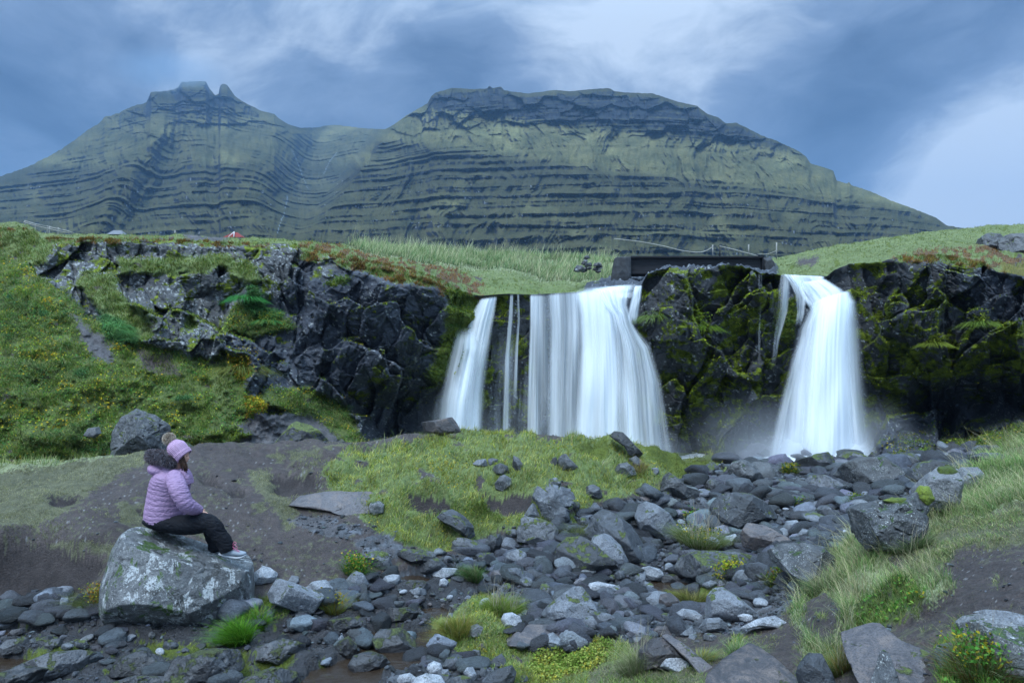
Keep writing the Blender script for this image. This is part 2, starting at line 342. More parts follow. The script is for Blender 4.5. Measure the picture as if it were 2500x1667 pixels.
# ------------------------------------------------------------------ the near ground: one height field
G = [(-200,1667,6.7),(0,1667,6.7),(400,1667,6.7),(800,1667,6.6),(1200,1667,6.4),(0,1540,8.0),(300,1560,7.7),(700,1560,7.6),(950,1470,8.7),(1100,1400,9.7),(1200,1330,10.8),
     (0,1480,8.6),(100,1440,8.9),(0,1400,8.95),(0,1300,9.1),(200,1310,9.2),(200,1420,8.8),(0,1200,10.8),(0,1155,11.8),(250,1122,12),(250,1200,10.6),(420,1210,10.3),(500,1200,10.4),(500,1092,12.5),(750,1080,13),(1000,1066,13.5),
     (1150,1062,14),(1300,1062,14),(1450,1072,13.8),(1570,1092,13.8),(1650,1112,13.8),(1760,1135,14),
     (400,1350,9.2),(650,1350,9.3),(600,1250,10.1),(700,1180,11.3),(800,1230,10.6),(850,1300,9.9),(950,1350,9.6),(650,1480,8.4),(690,1240,10.5),
     (1000,1130,12),(1100,1200,11),(1300,1208,11),(1100,1262,10.8),(1300,1285,10.8),(1000,1320,10),(1500,1190,11.8),(1700,1170,13.4),(1600,1240,12.2),(1500,1290,11.3),(1400,1340,10.4),
     (1750,1200,14),(1900,1130,18.2),(1600,1400,9.7),(1800,1330,10.9),(2000,1230,13.6),(2200,1130,17.6),(2450,1110,18.3),(1500,1500,8.0),(1750,1480,8.3),(1350,1450,8.9),
     (2500,1105,10.5),(2350,1140,11.0),(2220,1200,10.8),(2200,1290,8.3),(2060,1350,8.5),(2350,1250,7.5),(2500,1250,6.5),(2500,1400,5.2),(2200,1400,6.2),(2000,1450,6.8),(1900,1475,7.6),
     (1850,1530,7.0),(2000,1550,5.7),(2000,1667,4.7),(2300,1550,4.6),(2500,1560,4.1),(2500,1667,3.7),(1750,1667,5.3),(1500,1667,6.0),(1650,1600,6.3)]
_p = [P3(*g) for g in G]
_p += [(x, 15.6, -2.75) for x in (-11, -8, -5, -2)] + [(1.5, 15.4, -2.7), (3.5, 15.6, -2.9)] + [(x, 18.0, -3.15) for x in (-12, -6, 0, 4)] + [(x, 23, -3.3) for x in (-16, -8, 0, 8, 16)] + \
      [(8, 20, -3.1), (0, 3.0, -2.6), (-4, 3, -3.05), (0, 0, -2.4), (4, 1.5, -1.7), (-9, 6, -3.0), (-10, 10, -2.2), (-12, 13, -2.0), (9, 8, -1.5), (12, 12, -1.5), (7, 5, -1.5), (11, 17, -2.6), (14, 20, -2.8)]
ground_rbf = RBF([(a, b) for a, b, c in _p], [c for a, b, c in _p])
POOLS = [[(715,1667),(760,1620),(850,1590),(900,1555),(885,1535),(930,1520),(1010,1530),(1060,1520),(1085,1550),(1050,1605),(985,1630),(930,1655),(900,1700),(700,1700)],
         [(1560,1425),(1600,1395),(1690,1410),(1720,1420),(1700,1460),(1640,1450),(1600,1468),(1570,1450)],
         [(1680,1490),(1690,1470),(1740,1480),(1730,1500),(1715,1505)], [(-400,1585),(60,1590),(110,1610),(90,1650),(0,1700),(-400,1700)],
         [(-300,1525),(60,1525),(110,1535),(60,1552),(-300,1550)], [(950,1405),(990,1390),(1060,1400),(1040,1420),(975,1425)], [(1020,1470),(1090,1470),(1110,1500),(1040,1510)],
         [(330,1520),(400,1535),(380,1550),(320,1545)]]
POLY_A = [('bed', [(-800,1500),(0,1430),(150,1450),(280,1500),(600,1510),(750,1470),(850,1440),(960,1400),(1150,1350),(1260,1300),(1400,1250),(1560,1220),(1680,1180),(1780,1130),(1850,1080),(2700,1000),(2700,1090),(2420,1115),(2300,1180),(2200,1220),(2080,1330),(2030,1400),(1980,1440),(1900,1500),(1800,1540),(1500,1570),(1300,1600),(1200,1667),(1150,1900),(-800,1900)]),
          ('mud', [(-800,1480),(0,1480),(300,1530),(620,1520),(850,1480),(1050,1400),(1180,1410),(1160,1480),(1050,1560),(960,1640),(900,1900),(-800,1900)]),
          ('scree', [(860,1320),(960,1300),(1020,1330),(1000,1370),(900,1370)]), ('scree', [(1700,1540),(1900,1470),(1960,1440),(1900,1520),(1800,1560)]),
          ('worn', [(-1500,1130),(0,1140),(120,1125),(250,1110),(420,1105),(330,1140),(260,1180),(190,1230),(100,1275),(0,1290),(-1500,1290)]),
          ('straw', [(-1500,1040),(280,1040),(285,1118),(150,1140),(0,1165),(-1500,1160)]),
          ('worn', [(600,1150),(660,1150),(700,1215),(735,1265),(705,1300),(660,1240),(620,1190)]), ('worn', [(280,1230),(370,1240),(350,1290),(300,1280)]),
          ('worn', [(700,1110),(770,1100),(780,1120),(710,1130)]), ('worn', [(100,1320),(290,1330),(290,1355),(200,1340)]),
          ('earth', [(660,1160),(760,1160),(790,1190),(730,1200),(680,1200)]), ('earth', [(-200,1330),(120,1320),(260,1370),(200,1440),(0,1450),(-200,1450)]),
          ('earth', [(478,1150),(520,1160),(545,1190),(500,1180)]), ('earth', [(560,1190),(600,1195),(590,1215),(550,1205)]), ('earth', [(330,1240),(370,1250),(350,1262)]), ('earth', [(120,1215),(200,1210),(180,1228),(120,1235)]), ('scree', [(700,1260),(790,1260),(900,1300),(820,1320),(720,1290)]), ('grass', [(790,1140),(850,1100),(960,1088),(1060,1072),(1200,1050),(1330,1040),(1420,1045),(1500,1030),(1600,1070),(1700,1095),(1790,1120),(1770,1150),(1700,1165),(1620,1200),(1560,1210),(1450,1225),(1400,1290),(1340,1300),(1270,1290),(1200,1312),(1120,1345),(1050,1345),(980,1340),(930,1300),(880,1270),(860,1235),(800,1200)]),
          ('earth', [(985,1212),(1090,1222),(1180,1235),(1120,1250),(1000,1235)]), ('dirt', [(1015,1140),(1050,1150),(1075,1185),(1045,1190),(1020,1165)]), ('moss', [(1360,1085),(1480,1080),(1500,1110),(1400,1120)]), ('moss', [(1170,1100),(1240,1105),(1250,1135),(1180,1125)]), ('moss', [(1560,1085),(1680,1100),(1760,1130),(1720,1160),(1640,1160),(1570,1130)]), ('earth', [(1170,1206),(1310,1203),(1315,1245),(1240,1262),(1200,1235)]),
          ('dirt', [(1330,1050),(1420,1060),(1360,1078),(1290,1075)]), ('leafy', [(1100,1225),(1200,1235),(1230,1290),(1130,1270)]), ('leafy', [(1300,1215),(1380,1250),(1380,1290),(1310,1270)]),
          ('straw', [(1990,1400),(2080,1345),(2190,1330),(2250,1240),(2330,1170),(2400,1120),(2500,1060),(2900,1000),(2900,1190),(2500,1255),(2350,1290),(2230,1340),(2160,1380),(2250,1400),(2330,1445),(2260,1500),(2160,1540),(2060,1560),(2040,1640),(1990,1700),(1950,1640),(1970,1560),(1930,1520),(1940,1480)]),
          ('worn', [(2140,1335),(2350,1275),(2500,1245),(2900,1230),(2900,1330),(2500,1330),(2350,1345),(2290,1400),(2230,1390)]), ('leafy', [(2100,1440),(2240,1450),(2260,1500),(2160,1545),(2080,1530)]), ('dirt', [(1960,1470),(2020,1440),(2060,1480),(2040,1560),(1990,1570),(1960,1530)]),
          ('grass', [(1040,1560),(1060,1510),(1130,1480),(1180,1455),(1260,1480),(1270,1530),(1240,1560),(1300,1585),(1450,1560),(1520,1570),(1560,1610),(1560,1800),(1280,1800),(1230,1660),(1140,1620),(1080,1590)]),
          ('yleaf', [(1300,1590),(1400,1570),(1470,1555),(1500,1600),(1460,1640),(1320,1660),(1270,1640)]), ('worn', [(1440,1640),(1700,1620),(1740,1670),(1740,1800),(1440,1800)]),
          ('leafy', [(2280,1600),(2350,1540),(2420,1600),(2600,1620),(2600,1900),(2300,1900)]), ('grass', [(1790,1570),(1830,1560),(1810,1610),(1770,1620)]),
          ('moss', [(60,1590),(200,1590),(250,1620),(150,1640),(60,1630)]), ('moss', [(330,1570),(450,1570),(600,1600),(620,1640),(500,1640),(380,1610)]), ('moss', [(620,1600),(720,1600),(700,1650),(640,1650)]),
          ('leafy', [(560,1450),(720,1470),(700,1520),(620,1500)]), ('moss', [(1600,1440),(1700,1430),(1860,1440),(1720,1480),(1640,1500)]), ('grass', [(1660,1310),(1740,1290),(1760,1330),(1660,1360)])]
def project(P):
    return CX + FP * P[..., 0] / P[..., 1], CY - FP * P[..., 2] / P[..., 1]
NXA, NYA = 1000, 760
_tx = np.linspace(-1.02, 1.02, NXA); _Y = np.exp(np.linspace(math.log(2.0), math.log(26), NYA))
_YY, _TX = np.meshgrid(_Y, _tx, indexing='ij'); _XX = _TX * _YY
_Z0 = ground_rbf(_XX, _YY)
_px, _py = project(np.stack([_XX, _YY, _Z0], -1))
cA = classify(_px, _py, POLY_A, 'dirt')
pool = np.zeros(cA.shape, bool)
for q in POOLS: pool |= inpoly(_px + 10 * fbm(_px / 25, _py / 14, octv=3, seed=5), _py + 6 * fbm(_px / 25, _py / 14, octv=3, seed=6), q)
def f_(m, k=3): return blur(m.astype(float), k)
d = 0.035 * fbm(_XX * 1.1, _YY * 1.1, octv=5, seed=1, gain=.55) + 0.012 * fbm(_XX * 6, _YY * 6, octv=3, seed=2)
turf = f_(is_(cA, 'grass', 'straw', 'leafy', 'yleaf', 'moss', 'worn'), 6)
d += turf * (0.02 + 0.30 * np.clip(fbm(_XX * 1.5, _YY * 1.5, octv=4, seed=8), -0.4, 1) * (1 - .8 * f_(is_(cA, 'worn'), 6)) + 0.035 * fbm(_XX * 7, _YY * 7, octv=2, seed=18))
dirtm = f_(is_(cA, 'dirt', 'earth'), 5)
d += dirtm * (0.012 * fbm(_XX * 11, _YY * 11, octv=3, seed=23) + 0.018 * np.abs(fbm(_XX * 4.5, _YY * 4.5, octv=3, seed=27)) + 0.11 * fbm(_XX * 1.9 + .8 * _YY, _YY * 2.2, octv=4, seed=22, ridged=True) * sstep(-0.3, 0.5, fbm(_XX * .6, _YY * .6, octv=2, seed=24)))
d -= f_(is_(cA, 'earth'), 8) * 0.14
F1, F2, c1, c2, c3, ox, oy = voronoi(_XX * 7 + 0.3 * vnoise(_XX * 9, _YY * 9, seed=3), _YY * 7, 91)
stones = np.clip(1 - (F1 / 0.62) ** 2, 0, 1) * (c1 > .30) * (0.02 + 0.045 * c2)
F1b, F2b, c1b, *_r = voronoi(_XX * 17, _YY * 17, 95)
stones2 = np.clip(1 - (F1b / 0.6) ** 2, 0, 1) * 0.018 * (c1b > .2)
bedm = f_(is_(cA, 'bed', 'scree'), 3)
d += bedm * (stones + stones2)
# layered bedrock in the muddy stream
mudm = f_(is_(cA, 'mud'), 6)
lay = fbm(_XX * 1.4 + .3 * fbm(_XX * 3, _YY * 3, seed=2), _YY * 2.6, octv=4, seed=61)
d += mudm * (0.15 * (np.floor(lay * 5) + sstep(0, .35, lay * 5 - np.floor(lay * 5))) / 5 + 0.09 * np.abs(fbm(_XX * 5, _YY * 7, octv=4, seed=64)) + 0.5 * stones2)
d = np.where(pool, np.minimum(d, 0) * 0.5 - 0.09 + 0.04 * fbm(_XX * 3, _YY * 4, octv=3, seed=66), d)
ZA = _Z0 + blur(d, 1)
PA = np.stack([_XX, _YY, ZA], -1)
colA, rgA, _m = colour(cA, PA, 11)
st_c = (0.45 + 1.0 * c3)[..., None] * np.array([.082, .088, .100])
onst = (bedm > .5) & (stones > 0.012)
colA = np.where(onst[..., None], st_c * (0.7 + .6 * np.clip(fbm(_XX * 20, _YY * 20, octv=2, seed=7) + .5, 0, 1))[..., None], colA)
# pale grit lying on the bare soil
grit = (dirtm > .5) & ~is_(cA, 'earth') & (vnoise(_XX * 26, _YY * 26, seed=45) > .70) & (fbm(_XX * 1.2, _YY * 1.2, octv=2, seed=46) > .02)
colA[grit] = (.17, .165, .165)
thr = fbm(_XX * 9, _YY * 14, octv=4, seed=47, gain=.65)
thin = (dirtm > .5) & ~is_(cA, 'earth') & (thr > .16) & (fbm(_XX * .8, _YY * .8, octv=3, seed=48) > .0)
colA[thin] = colA[thin] * .5 + np.array([.10, .105, .055]) * .5
rgA = np.where(pool, .3, rgA)
ground = obj('ground', mesh('ground', PA, gridfaces(NYA, NXA), M_ground, colA.reshape(-1, 3), {'rgh': rgA}), kind='structure')

def ground_z(x, y):
    """height of the built ground surface"""
    u = (math.log(y) - math.log(2.0)) / (math.log(26) - math.log(2.0)) * (NYA - 1); v = (x / y + 1.02) / 2.04 * (NXA - 1)
    i = int(min(max(u, 0), NYA - 2)); j = int(min(max(v, 0), NXA - 2)); a = u - i; b = v - j
    a = min(max(a, 0), 1); b = min(max(b, 0), 1)
    return float(ZA[i, j] * (1 - a) * (1 - b) + ZA[i + 1, j] * a * (1 - b) + ZA[i, j + 1] * (1 - a) * b + ZA[i + 1, j + 1] * a * b)
def hit_ground(px, py, lo=2.2, hi=24.0):
    """first place where the ray through a picture point meets the near ground"""
    Y = lo
    while Y < hi:
        x, y, z = P3(px, py, Y)
        if ground_z(x, y) >= z: return Y
        Y *= 1.006
    return None

# ------------------------------------------------------------------ the hillside, the cliff and the rock behind the falls
RIM = [(-700,530),(-300,548),(0,556),(40,552),(80,560),(100,580),(300,582),(500,587),(568,592),(640,593),(700,595),(760,603),(830,618),(900,634),(1000,655),(1080,682),(1130,712),(1170,722),(1240,717),(1300,719),(1400,714),(1480,706),(1540,697),(1566,697),(1582,668),(1620,656),(1650,651),(1700,656),(1750,647),(1790,646),(1820,656),(1860,663),(1905,672),(1960,672),(2020,674),(2035,660),(2070,645),(2150,640),(2200,622),(2300,622),(2400,640),(2440,665),(2500,672),(2700,670),(3300,660)]
B = [(-700,1200,14),(0,1130,14),(300,1110,14.6),(600,1100,15.2),(850,1100,16.5),(1000,1110,19.8),(0,950,15.4),(0,800,17.2),(0,650,19.8),(0,590,21.2),(-700,900,17),(-700,560,23),(250,950,15.7),(250,880,16.4),(250,750,18.3),(250,650,20.2),(250,580,21.2),(350,830,17.6),
     (500,980,15.8),(500,880,17.2),(500,800,18.6),(500,720,19.3),(500,650,19.9),(500,580,20.8),(650,1000,16),(650,900,17.3),(650,810,18.4),(650,760,19.1),(650,700,19.2),(650,600,20.2),(620,690,18.8),(560,700,18.9),(750,1030,17.2),(800,960,18.6),(800,800,18.7),(800,690,19.0),(800,640,19.6),(800,612,20.4),
     (950,1060,20.6),(950,980,20.3),(950,930,18.9),(950,800,18.6),(950,710,19.0),(960,660,19.9),(1060,1000,20.6),(1060,930,19.4),(1080,850,19.4),(1100,760,19.7),(1100,710,20.4),(1160,730,21.0),(1150,900,20.8),(1150,1100,21),(1250,725,21.0),(1250,900,21.3),(1300,1100,21.3),(1400,730,21.2),(1400,900,21.5),
     (1500,1100,21.2),(1540,720,21.2),(1560,860,21.0),(1590,670,20.9),(1600,760,20.6),(1600,900,20.6),(1620,1050,20.6),(1700,665,20.7),(1700,800,20.2),(1700,900,20.5),(1650,940,21.0),(1750,950,21.0),(1750,1120,19.8),(1700,1120,20.2),(1820,680,20.9),(1820,800,20.7),(1860,1000,20.9),(1900,690,21.0),(1960,690,21.2),(2000,760,21.0),(2000,1120,21),
     (2060,700,20.6),(2100,800,20.2),(2130,1000,20.4),(2150,660,20.0),(2250,700,19.3),(2250,850,19.0),(2200,950,19.3),(2300,640,19.8),(2300,930,19.5),(2300,1010,21.5),(2250,1050,21.2),(2400,1000,21.6),(2400,930,19.4),(2400,750,18.8),(2500,680,19.0),(2500,830,18.4),(2500,940,19.0),(2500,1000,21.2),(2150,1090,18.8),(2250,1100,18.2),(2400,1080,17.9),(2500,1050,17.6),(2500,1130,17),(2250,1140,17.5),(2700,900,18.5),(2700,1100,16.5),(3300,900,18),(3300,1100,15)]
rbfB = RBF([(a / 100, b / 100) for a, b, c in B], [c for a, b, c in B])
POLY_B = [('leafy', [(-1500,520),(0,600),(60,640),(130,690),(200,760),(330,830),(400,850),(520,880),(600,930),(620,1010),(560,1060),(620,1080),(400,1300),(-1500,1300)]),
          ('rlich', [(80,590),(720,590),(720,660),(700,700),(560,800),(540,880),(420,850),(250,760),(120,690),(70,640)]),
          ('heath', [(-1500,520),(80,540),(700,560),(860,600),(1000,630),(1100,680),(1180,730),(1190,800),(1160,810),(1120,750),(1060,700),(960,690),(880,660),(820,650),(760,640),(700,610),(600,598),(400,600),(100,592),(0,610),(-1500,600)]),
          ('rlich', [(625,600),(700,590),(735,610),(735,640),(690,655),(640,640)]), ('rlich', [(765,640),(810,630),(830,650),(800,680),(770,675)]),
          ('rlich', [(300,590),(420,585),(440,625),(330,630),(290,620)]), ('grass', [(290,632),(440,625),(560,618),(620,650),(640,690),(600,690),(540,655),(480,672),(400,668),(290,668)]),
          ('grass', [(200,668),(290,668),(290,720),(360,760),(480,770),(480,800),(340,830),(240,760),(190,700)]), ('grass', [(0,560),(80,560),(130,600),(110,650),(40,640),(0,610)]),
          ('teal', [(240,760),(320,800),(330,840),(260,830)]),
          ('leafy', [(580,735),(640,745),(700,780),(720,800),(660,815),(600,830),(540,800),(560,760)]), ('teal', [(600,700),(625,712),(640,755),(690,770),(640,790),(590,740)]), ('moss', [(790,690),(850,670),(850,690),(790,700)]),
          ('yleaf', [(560,865),(600,872),(618,905),(600,930),(570,920)]), ('yleaf', [(590,960),(640,965),(650,1020),(610,1030)]), ('grass', [(520,880),(560,860),(560,1000),(520,990)]), ('dirt', [(330,855),(420,870),(440,920),(350,900)]),
          ('leafy', [(640,950),(740,940),(850,990),(880,1060),(900,1085),(800,1085),(700,1010),(640,985)]), ('scree', [(630,1005),(760,1015),(850,1085),(600,1120),(560,1060)]),
          ('scree', [(165,755),(280,850),(270,885),(225,870),(180,800)]), ('moss', [(560,1040),(620,1060),(560,1090)]), ('rlich', [(370,760),(460,770),(460,830),(380,840)]),
          ('moss', [(1090,690),(1180,740),(1190,900),(1090,960),(1040,920),(1090,800)]), ('mrock', [(1180,720),(1300,715),(1300,1130),(1040,1130),(1070,930),(1190,850)]),
          ('mrock', [(1550,600),(1910,600),(1960,1150),(1560,1150)]), ('mrock', [(2020,600),(2200,600),(3400,600),(3400,1000),(2500,950),(2200,1010),(2080,1060)]),
          ('rock', [(2350,640),(2600,680),(2600,800),(2420,780),(2330,700)]), ('rock', [(2250,930),(2600,900),(2600,1010),(2250,1060)]), 
          ('moss', [(1900,740),(1950,730),(1930,830),(1890,820)]),
          ('leafy', [(2210,1110),(2300,1085),(2400,1062),(2500,1030),(3400,1000),(3400,1300),(2210,1300)]), ('heath', [(2170,610),(2320,600),(2700,640),(2700,690),(2500,668),(2400,655),(2300,640),(2190,640)])]
NXB = 1420; NYB = 300
_pxB = np.linspace(-420, 2920, NXB)
rim = curve(RIM, _pxB) + (7 + 9 * ((_pxB > 1585) & (_pxB < 1890))) * fbm(_pxB / 40, _pxB * 0, octv=5, seed=33, gain=.6) * np.where((_pxB > 1160) & (_pxB < 1570) | (_pxB > 1900) & (_pxB < 2030), .15, 1)
_t = np.linspace(0, 1, NYB)[:, None]
pyB = rim[None, :] + (1150 + 40 * (np.abs(_pxB[None, :] - 1250) > 1200) - rim[None, :]) * _t
pxB = np.broadcast_to(_pxB, pyB.shape).copy()
YB = rbfB(pxB / 100, pyB / 100)
cB = classify(pxB, pyB, POLY_B, 'rock', 16)
_u = pxB * 0.0112; _v = pyB * 0.0112
wu = _u + 0.38 * fbm(_u * .6, _v * .6, octv=3, seed=70) + .25 * _v; wv_ = _v + 0.34 * fbm(_u * .6, _v * .6, octv=3, seed=71) - .15 * _u
dis = 0
for sc, am, sd, asp in ((0.50, 0.95, 101, .8), (1.15, 0.52, 102, .8), (2.5, 0.20, 103, .8), (5.6, 0.07, 104, .9)):
    F1, F2, c1, c2, c3, ox, oy = voronoi(wu * sc * (1 if sc > 1 else 1.2), wv_ * sc * asp, sd)
    dis = dis + am * ((c1 - .5) * 1.3 + ox * (c2 - .5) * 1.8 + oy * (c3 - .72) * 2.0) - am * 0.16 * (1 - sstep(0, .05, F2 - F1)) * sstep(-.1, .3, fbm(_u * .8, _v * .8, octv=2, seed=sd + 9))
dis = dis + 0.045 * fbm(wu * 4, wv_ * 6, octv=4, seed=110, ridged=True, gain=.6)
bf = sstep(1180, 1260, pxB) * (1 - sstep(1600, 1660, pxB)) + sstep(1880, 1930, pxB) * (1 - sstep(2120, 2170, pxB)); dis = dis * (1 - .65 * bf) - .30 * bf
rockm = f_(is_(cB, 'rock', 'mrock', 'rlich'), 4); soft = f_(is_(cB, 'leafy', 'grass', 'teal', 'yleaf', 'heath', 'moss', 'scree', 'dirt', 'meadow'), 4)
lump = 0.48 * fbm(_u * 1.1, _v * 1.3, octv=4, seed=120) + 0.12 * np.abs(fbm(_u * 4, _v * 4, octv=3, seed=121))
fade = sstep(0, .035, _t) * 1.0
YBd = YB - fade * (rockm * dis + (1 - rockm) * (0.45 * dis * f_(is_(cB, 'moss', 'heath'), 4) + lump + 0.10))
PB = np.stack([(pxB - CX) / FP * YBd, YBd, (CY - pyB) / FP * YBd], -1)
upB = np.abs(normals(PB)[..., 2]); colB, rgB, mossB = colour(cB, PB, 21, 1.0, blur(upB, 1))
cliff = obj('cliff', mesh('cliff', PB, gridfaces(NYB, NXB), M_cliff, colB.reshape(-1, 3), {'rgh': rgB}), kind='structure')
def hill_point(px, py):
    j = int(round((px + 420) / 3340 * (NXB - 1))); j = min(max(j, 0), NXB - 1)
    t = (py - rim[j]) / (pyB[-1, j] - rim[j]); i = int(min(max(t * (NYB - 1), 0), NYB - 1)); return PB[i, j]

# ------------------------------------------------------------------ the upper meadow behind the rim
SKY = [(-700,538),(0,548),(70,553),(92,568),(120,574),(300,576),(500,580),(568,585),(640,587),(760,592),(850,600),(1000,612),(1200,624),(1400,632),(1500,640),(1560,668),(1700,664),(1860,655),(1890,632),(1950,620),(2000,607),(2100,590),(2200,576),(2300,563),(2400,553),(2500,547),(2900,530)]
NYC = 230
sk = curve(SKY, _pxB) + 3 * fbm(_pxB / 60, _pxB * 0, octv=3, seed=37)
Yrim = YBd[0]; Ysky = curve([(-400,25),(700,25),(900,36),(1500,36),(1560,34),(1860,34),(2000,34),(2500,34),(2900,34)], _pxB)
q = np.linspace(0, 1, NYC)[:, None]
q1 = np.clip(q / .7, 0, 1); q2 = np.clip((q - .7) / .3, 0, 1)
YC = Yrim + (Ysky - Yrim) * q1 ** 1.4 + (420 - Ysky) * q2 ** 3
e = q1 ** 0.9
pyC = rim * (1 - e) + np.minimum(sk, rim - 1.0) * e
ZC = (CY - pyC) / FP * YC
zs = ZC[int(.7 * (NYC - 1))]; ZC = np.where(q > .7, zs + (YC - Ysky) * 0.052, ZC)
XC = (_pxB[None, :] - CX) / FP * YC
cpx, cpy = project(np.stack([XC, YC, ZC], -1))
POLY_C = [('heath', [(300,500),(760,570),(900,610),(1040,630),(1180,680),(1180,740),(300,700)]), ('grass', [(300,560),(700,574),(800,596),(700,600),(300,580)]), ('scree', [(440,574),(560,578),(540,600),(470,595)]),
          ('straw', [(840,600),(1000,606),(1500,630),(1500,660),(1400,672),(1180,660),(1000,640),(900,620)]), ('rock', [(1560,640),(1900,640),(1900,690),(1560,700)]), ('grass', [(1180,690),(1440,680),(1430,730),(1180,730)]), ('rock', [(1430,690),(1560,640),(1560,720),(1430,730)]),
          ('dirt', [(1950,628),(2000,622),(1990,645),(1950,650)]), ('heath', [(2170,628),(2250,612),(2420,600),(2700,620),(2700,700),(2500,680),(2400,650),(2200,650)]), ('yleaf', [(2440,640),(2540,650),(2540,680),(2440,670)])]
cC = classify(cpx, cpy, POLY_C, 'meadow', 12)
ramp_ = sstep(0.01, .10, q) * (1 - 0.6 * sstep(.75, 1, q))
ZC = ZC + ramp_ * (0.15 * fbm(XC * .8, YC * .8, octv=4, seed=130) + 0.07 * fbm(XC * 3, YC * 3, octv=3, seed=131)) + f_(is_(cC, 'rock'), 5) * ramp_ * .35 * fbm(XC * 1.1, YC * 1.1, octv=4, seed=132, ridged=True)
ch = sstep(1250, 1330, _pxB) * (1 - sstep(1900, 1990, _pxB)); ZC -= (ch * 0.28)[None, :] * sstep(0, .12, q) * (1 - sstep(.6, .7, q))
PC = np.stack([XC, YC, ZC], -1); PC[0] = PB[0]
colC, rgC, _m = colour(cC, PC, 51, .8)
meadow = obj('meadow', mesh('meadow', PC, gridfaces(NYC, NXB), M_ground, colC.reshape(-1, 3), {'rgh': rgC}), kind='structure')
def meadow_point(px, py):
    """point of the meadow column nearest to a picture height"""
    j = int(round((px + 420) / 3340 * (NXB - 1))); cc = PC[:int(.7 * NYC), j]; pp = CY - FP * cc[:, 2] / cc[:, 1]; i = int(np.argmin(np.abs(pp - py))); return cc[i]

# ------------------------------------------------------------------ mountains
K = 2500 / 2352
RIDGE = [(-600,480),(-200,470),(0,405),(60,385),(120,355),(160,330),(200,300),(232,280),(240,268),(262,264),(300,246),(335,236),(342,222),(346,212),(385,209),(408,202),(416,189),(450,187),(472,187),(482,205),(494,219),(502,216),(505,197),(512,192),(522,196),(532,210),(540,222),(560,235),(600,255),(630,262),(640,272),(660,285),(690,294),(730,293),(745,289),(770,287),(810,292),(850,296),(885,297),(905,286),(930,268),(960,250),(982,238),(990,222),(1000,213),(1040,202),(1080,205),(1118,204),(1124,197),(1132,203),(1150,199),(1158,208),(1210,215),(1240,212),(1270,207),(1310,210),(1370,204),(1400,203),(1412,210),(1440,213),(1500,215),(1560,235),(1600,243),(1625,262),(1650,270),(1668,284),(1690,282),(1720,296),(1750,312),(1780,322),(1830,345),(1850,358),(1862,376),(1890,384),(1914,392),(1922,415),(1945,422),(1950,418),(1955,425),(2000,440),(2050,462),(2100,480),(2150,500),(2175,518),(2250,530),(2400,545),(2800,560)]
RIDGE = [(a * K, b * K) for a, b in RIDGE]
NXM, NYM = 1500, 430
_m = np.linspace(-560, 2980, NXM)
rg_ = curve(RIDGE, _m) + (1.8 + 2.2 * (_m < 480)) * fbm(_m / 11, _m * 0, octv=3, seed=81)
s = np.linspace(0, 1, NYM)[:, None]
pyM = rg_ + (655 - rg_) * s; pxM = np.broadcast_to(_m, pyM.shape).copy()
Yr = curve([(-600,1500),(0,1500),(450,1650),(700,1750),(800,1900),(920,1950),(960,1350),(1250,1250),(1700,1200),(2050,1150),(2350,1100),(2900,1000)], _m)
hgt = (655 - pyM) / 440.0
Yr = np.interp(pxM + (pyM - 310) * .75 * sstep(560, 700, pxM) * (1 - sstep(1000, 1200, pxM)), _m, Yr)
YM = 430 + (Yr - 430) * np.clip(hgt / ((655 - rg_) / 440.0), 0, 1) ** 1.10 * np.clip((655 - rg_) / 440.0, 0.25, 1) ** .35
# corrie between the two mountains
val = np.exp(-((pxM - (770 - (pyM - 400) * .35)) / (60 + (pyM - 300) * .12)) ** 2) * sstep(620, 380, pyM) ; YM += 230 * val
spur = np.exp(-((pxM - (400 - (pyM - 260) * .55)) / 55) ** 2) * sstep(250, 330, pyM); YM -= 150 * spur
gul = np.exp(-((pxM - (470 - (pyM - 300) * .62)) / 40) ** 2) * sstep(300, 400, pyM); YM += 45 * gul
spur2 = np.exp(-((pxM - (590 + (pyM - 330) * .25)) / 90) ** 2) * sstep(300, 420, pyM); YM -= 150 * spur2
Zb = (CY - pyM) / FP * YM
def wm(k, sd): return k * fbm(pxM / 170, pyM / 170, octv=3, seed=sd)
g1 = fbm((pxM + wm(90, 83)) / 120, pyM / 460, octv=5, seed=84, ridged=True, gain=.55); YM -= 64 * g1 * sstep(0, .12, s)
g2 = fbm((pxM + wm(50, 85)) / 34, (pyM + .3 * pxM) / 110, octv=4, seed=86, ridged=True); YM -= 20 * g2 * sstep(0, .06, s)
Zm = Zb + .12 * ((CY - pyM) / FP * YM - Zb)
R = pxM > 930 + (pyM - 300) * -.3
smooth_zone = np.where(R, sstep(330, 350, pyM - (pxM - 1700) * .12) * (1 - sstep(400, 430, pyM - (pxM - 1500) * .13)), 0.55 * sstep(250, 300, pyM) * (1 - sstep(380, 430, pyM)))
tam = (1 - .85 * smooth_zone) * sstep(0, .10, s) * (0.45 + .55 * sstep(-.3, .3, fbm(pxM / 110, pyM / 22, octv=4, seed=88)))
def terr(H, sd, k):
    Zm = globals()['Zm'] + 7 * vnoise(globals()['Zm'] / 23, pxM / 700, seed=sd + 5) + 1.2 * g2
    ph = (Zm + 9 * fbm(pxM / 330, pyM / 900, octv=2, seed=sd) + 1.2 * fbm(pxM / 75, pyM / 120, octv=5, seed=sd + 1)) / H; fr = ph - np.floor(ph)
    rnd = _h(np.floor(ph), np.floor(ph) * 0, None, sd + 2)
    global band; band = band + (k / 2.6) * (1 - sstep(.34, .46, fr)) * (.1 + .9 * rnd)
    return k * H * (0.4 + 1.0 * rnd) * (sstep(.42, 1, fr) - fr)
band = 0 * YM
YM += tam * (terr(17.5, 200, 2.8) + terr(9.1, 210, 1.5))
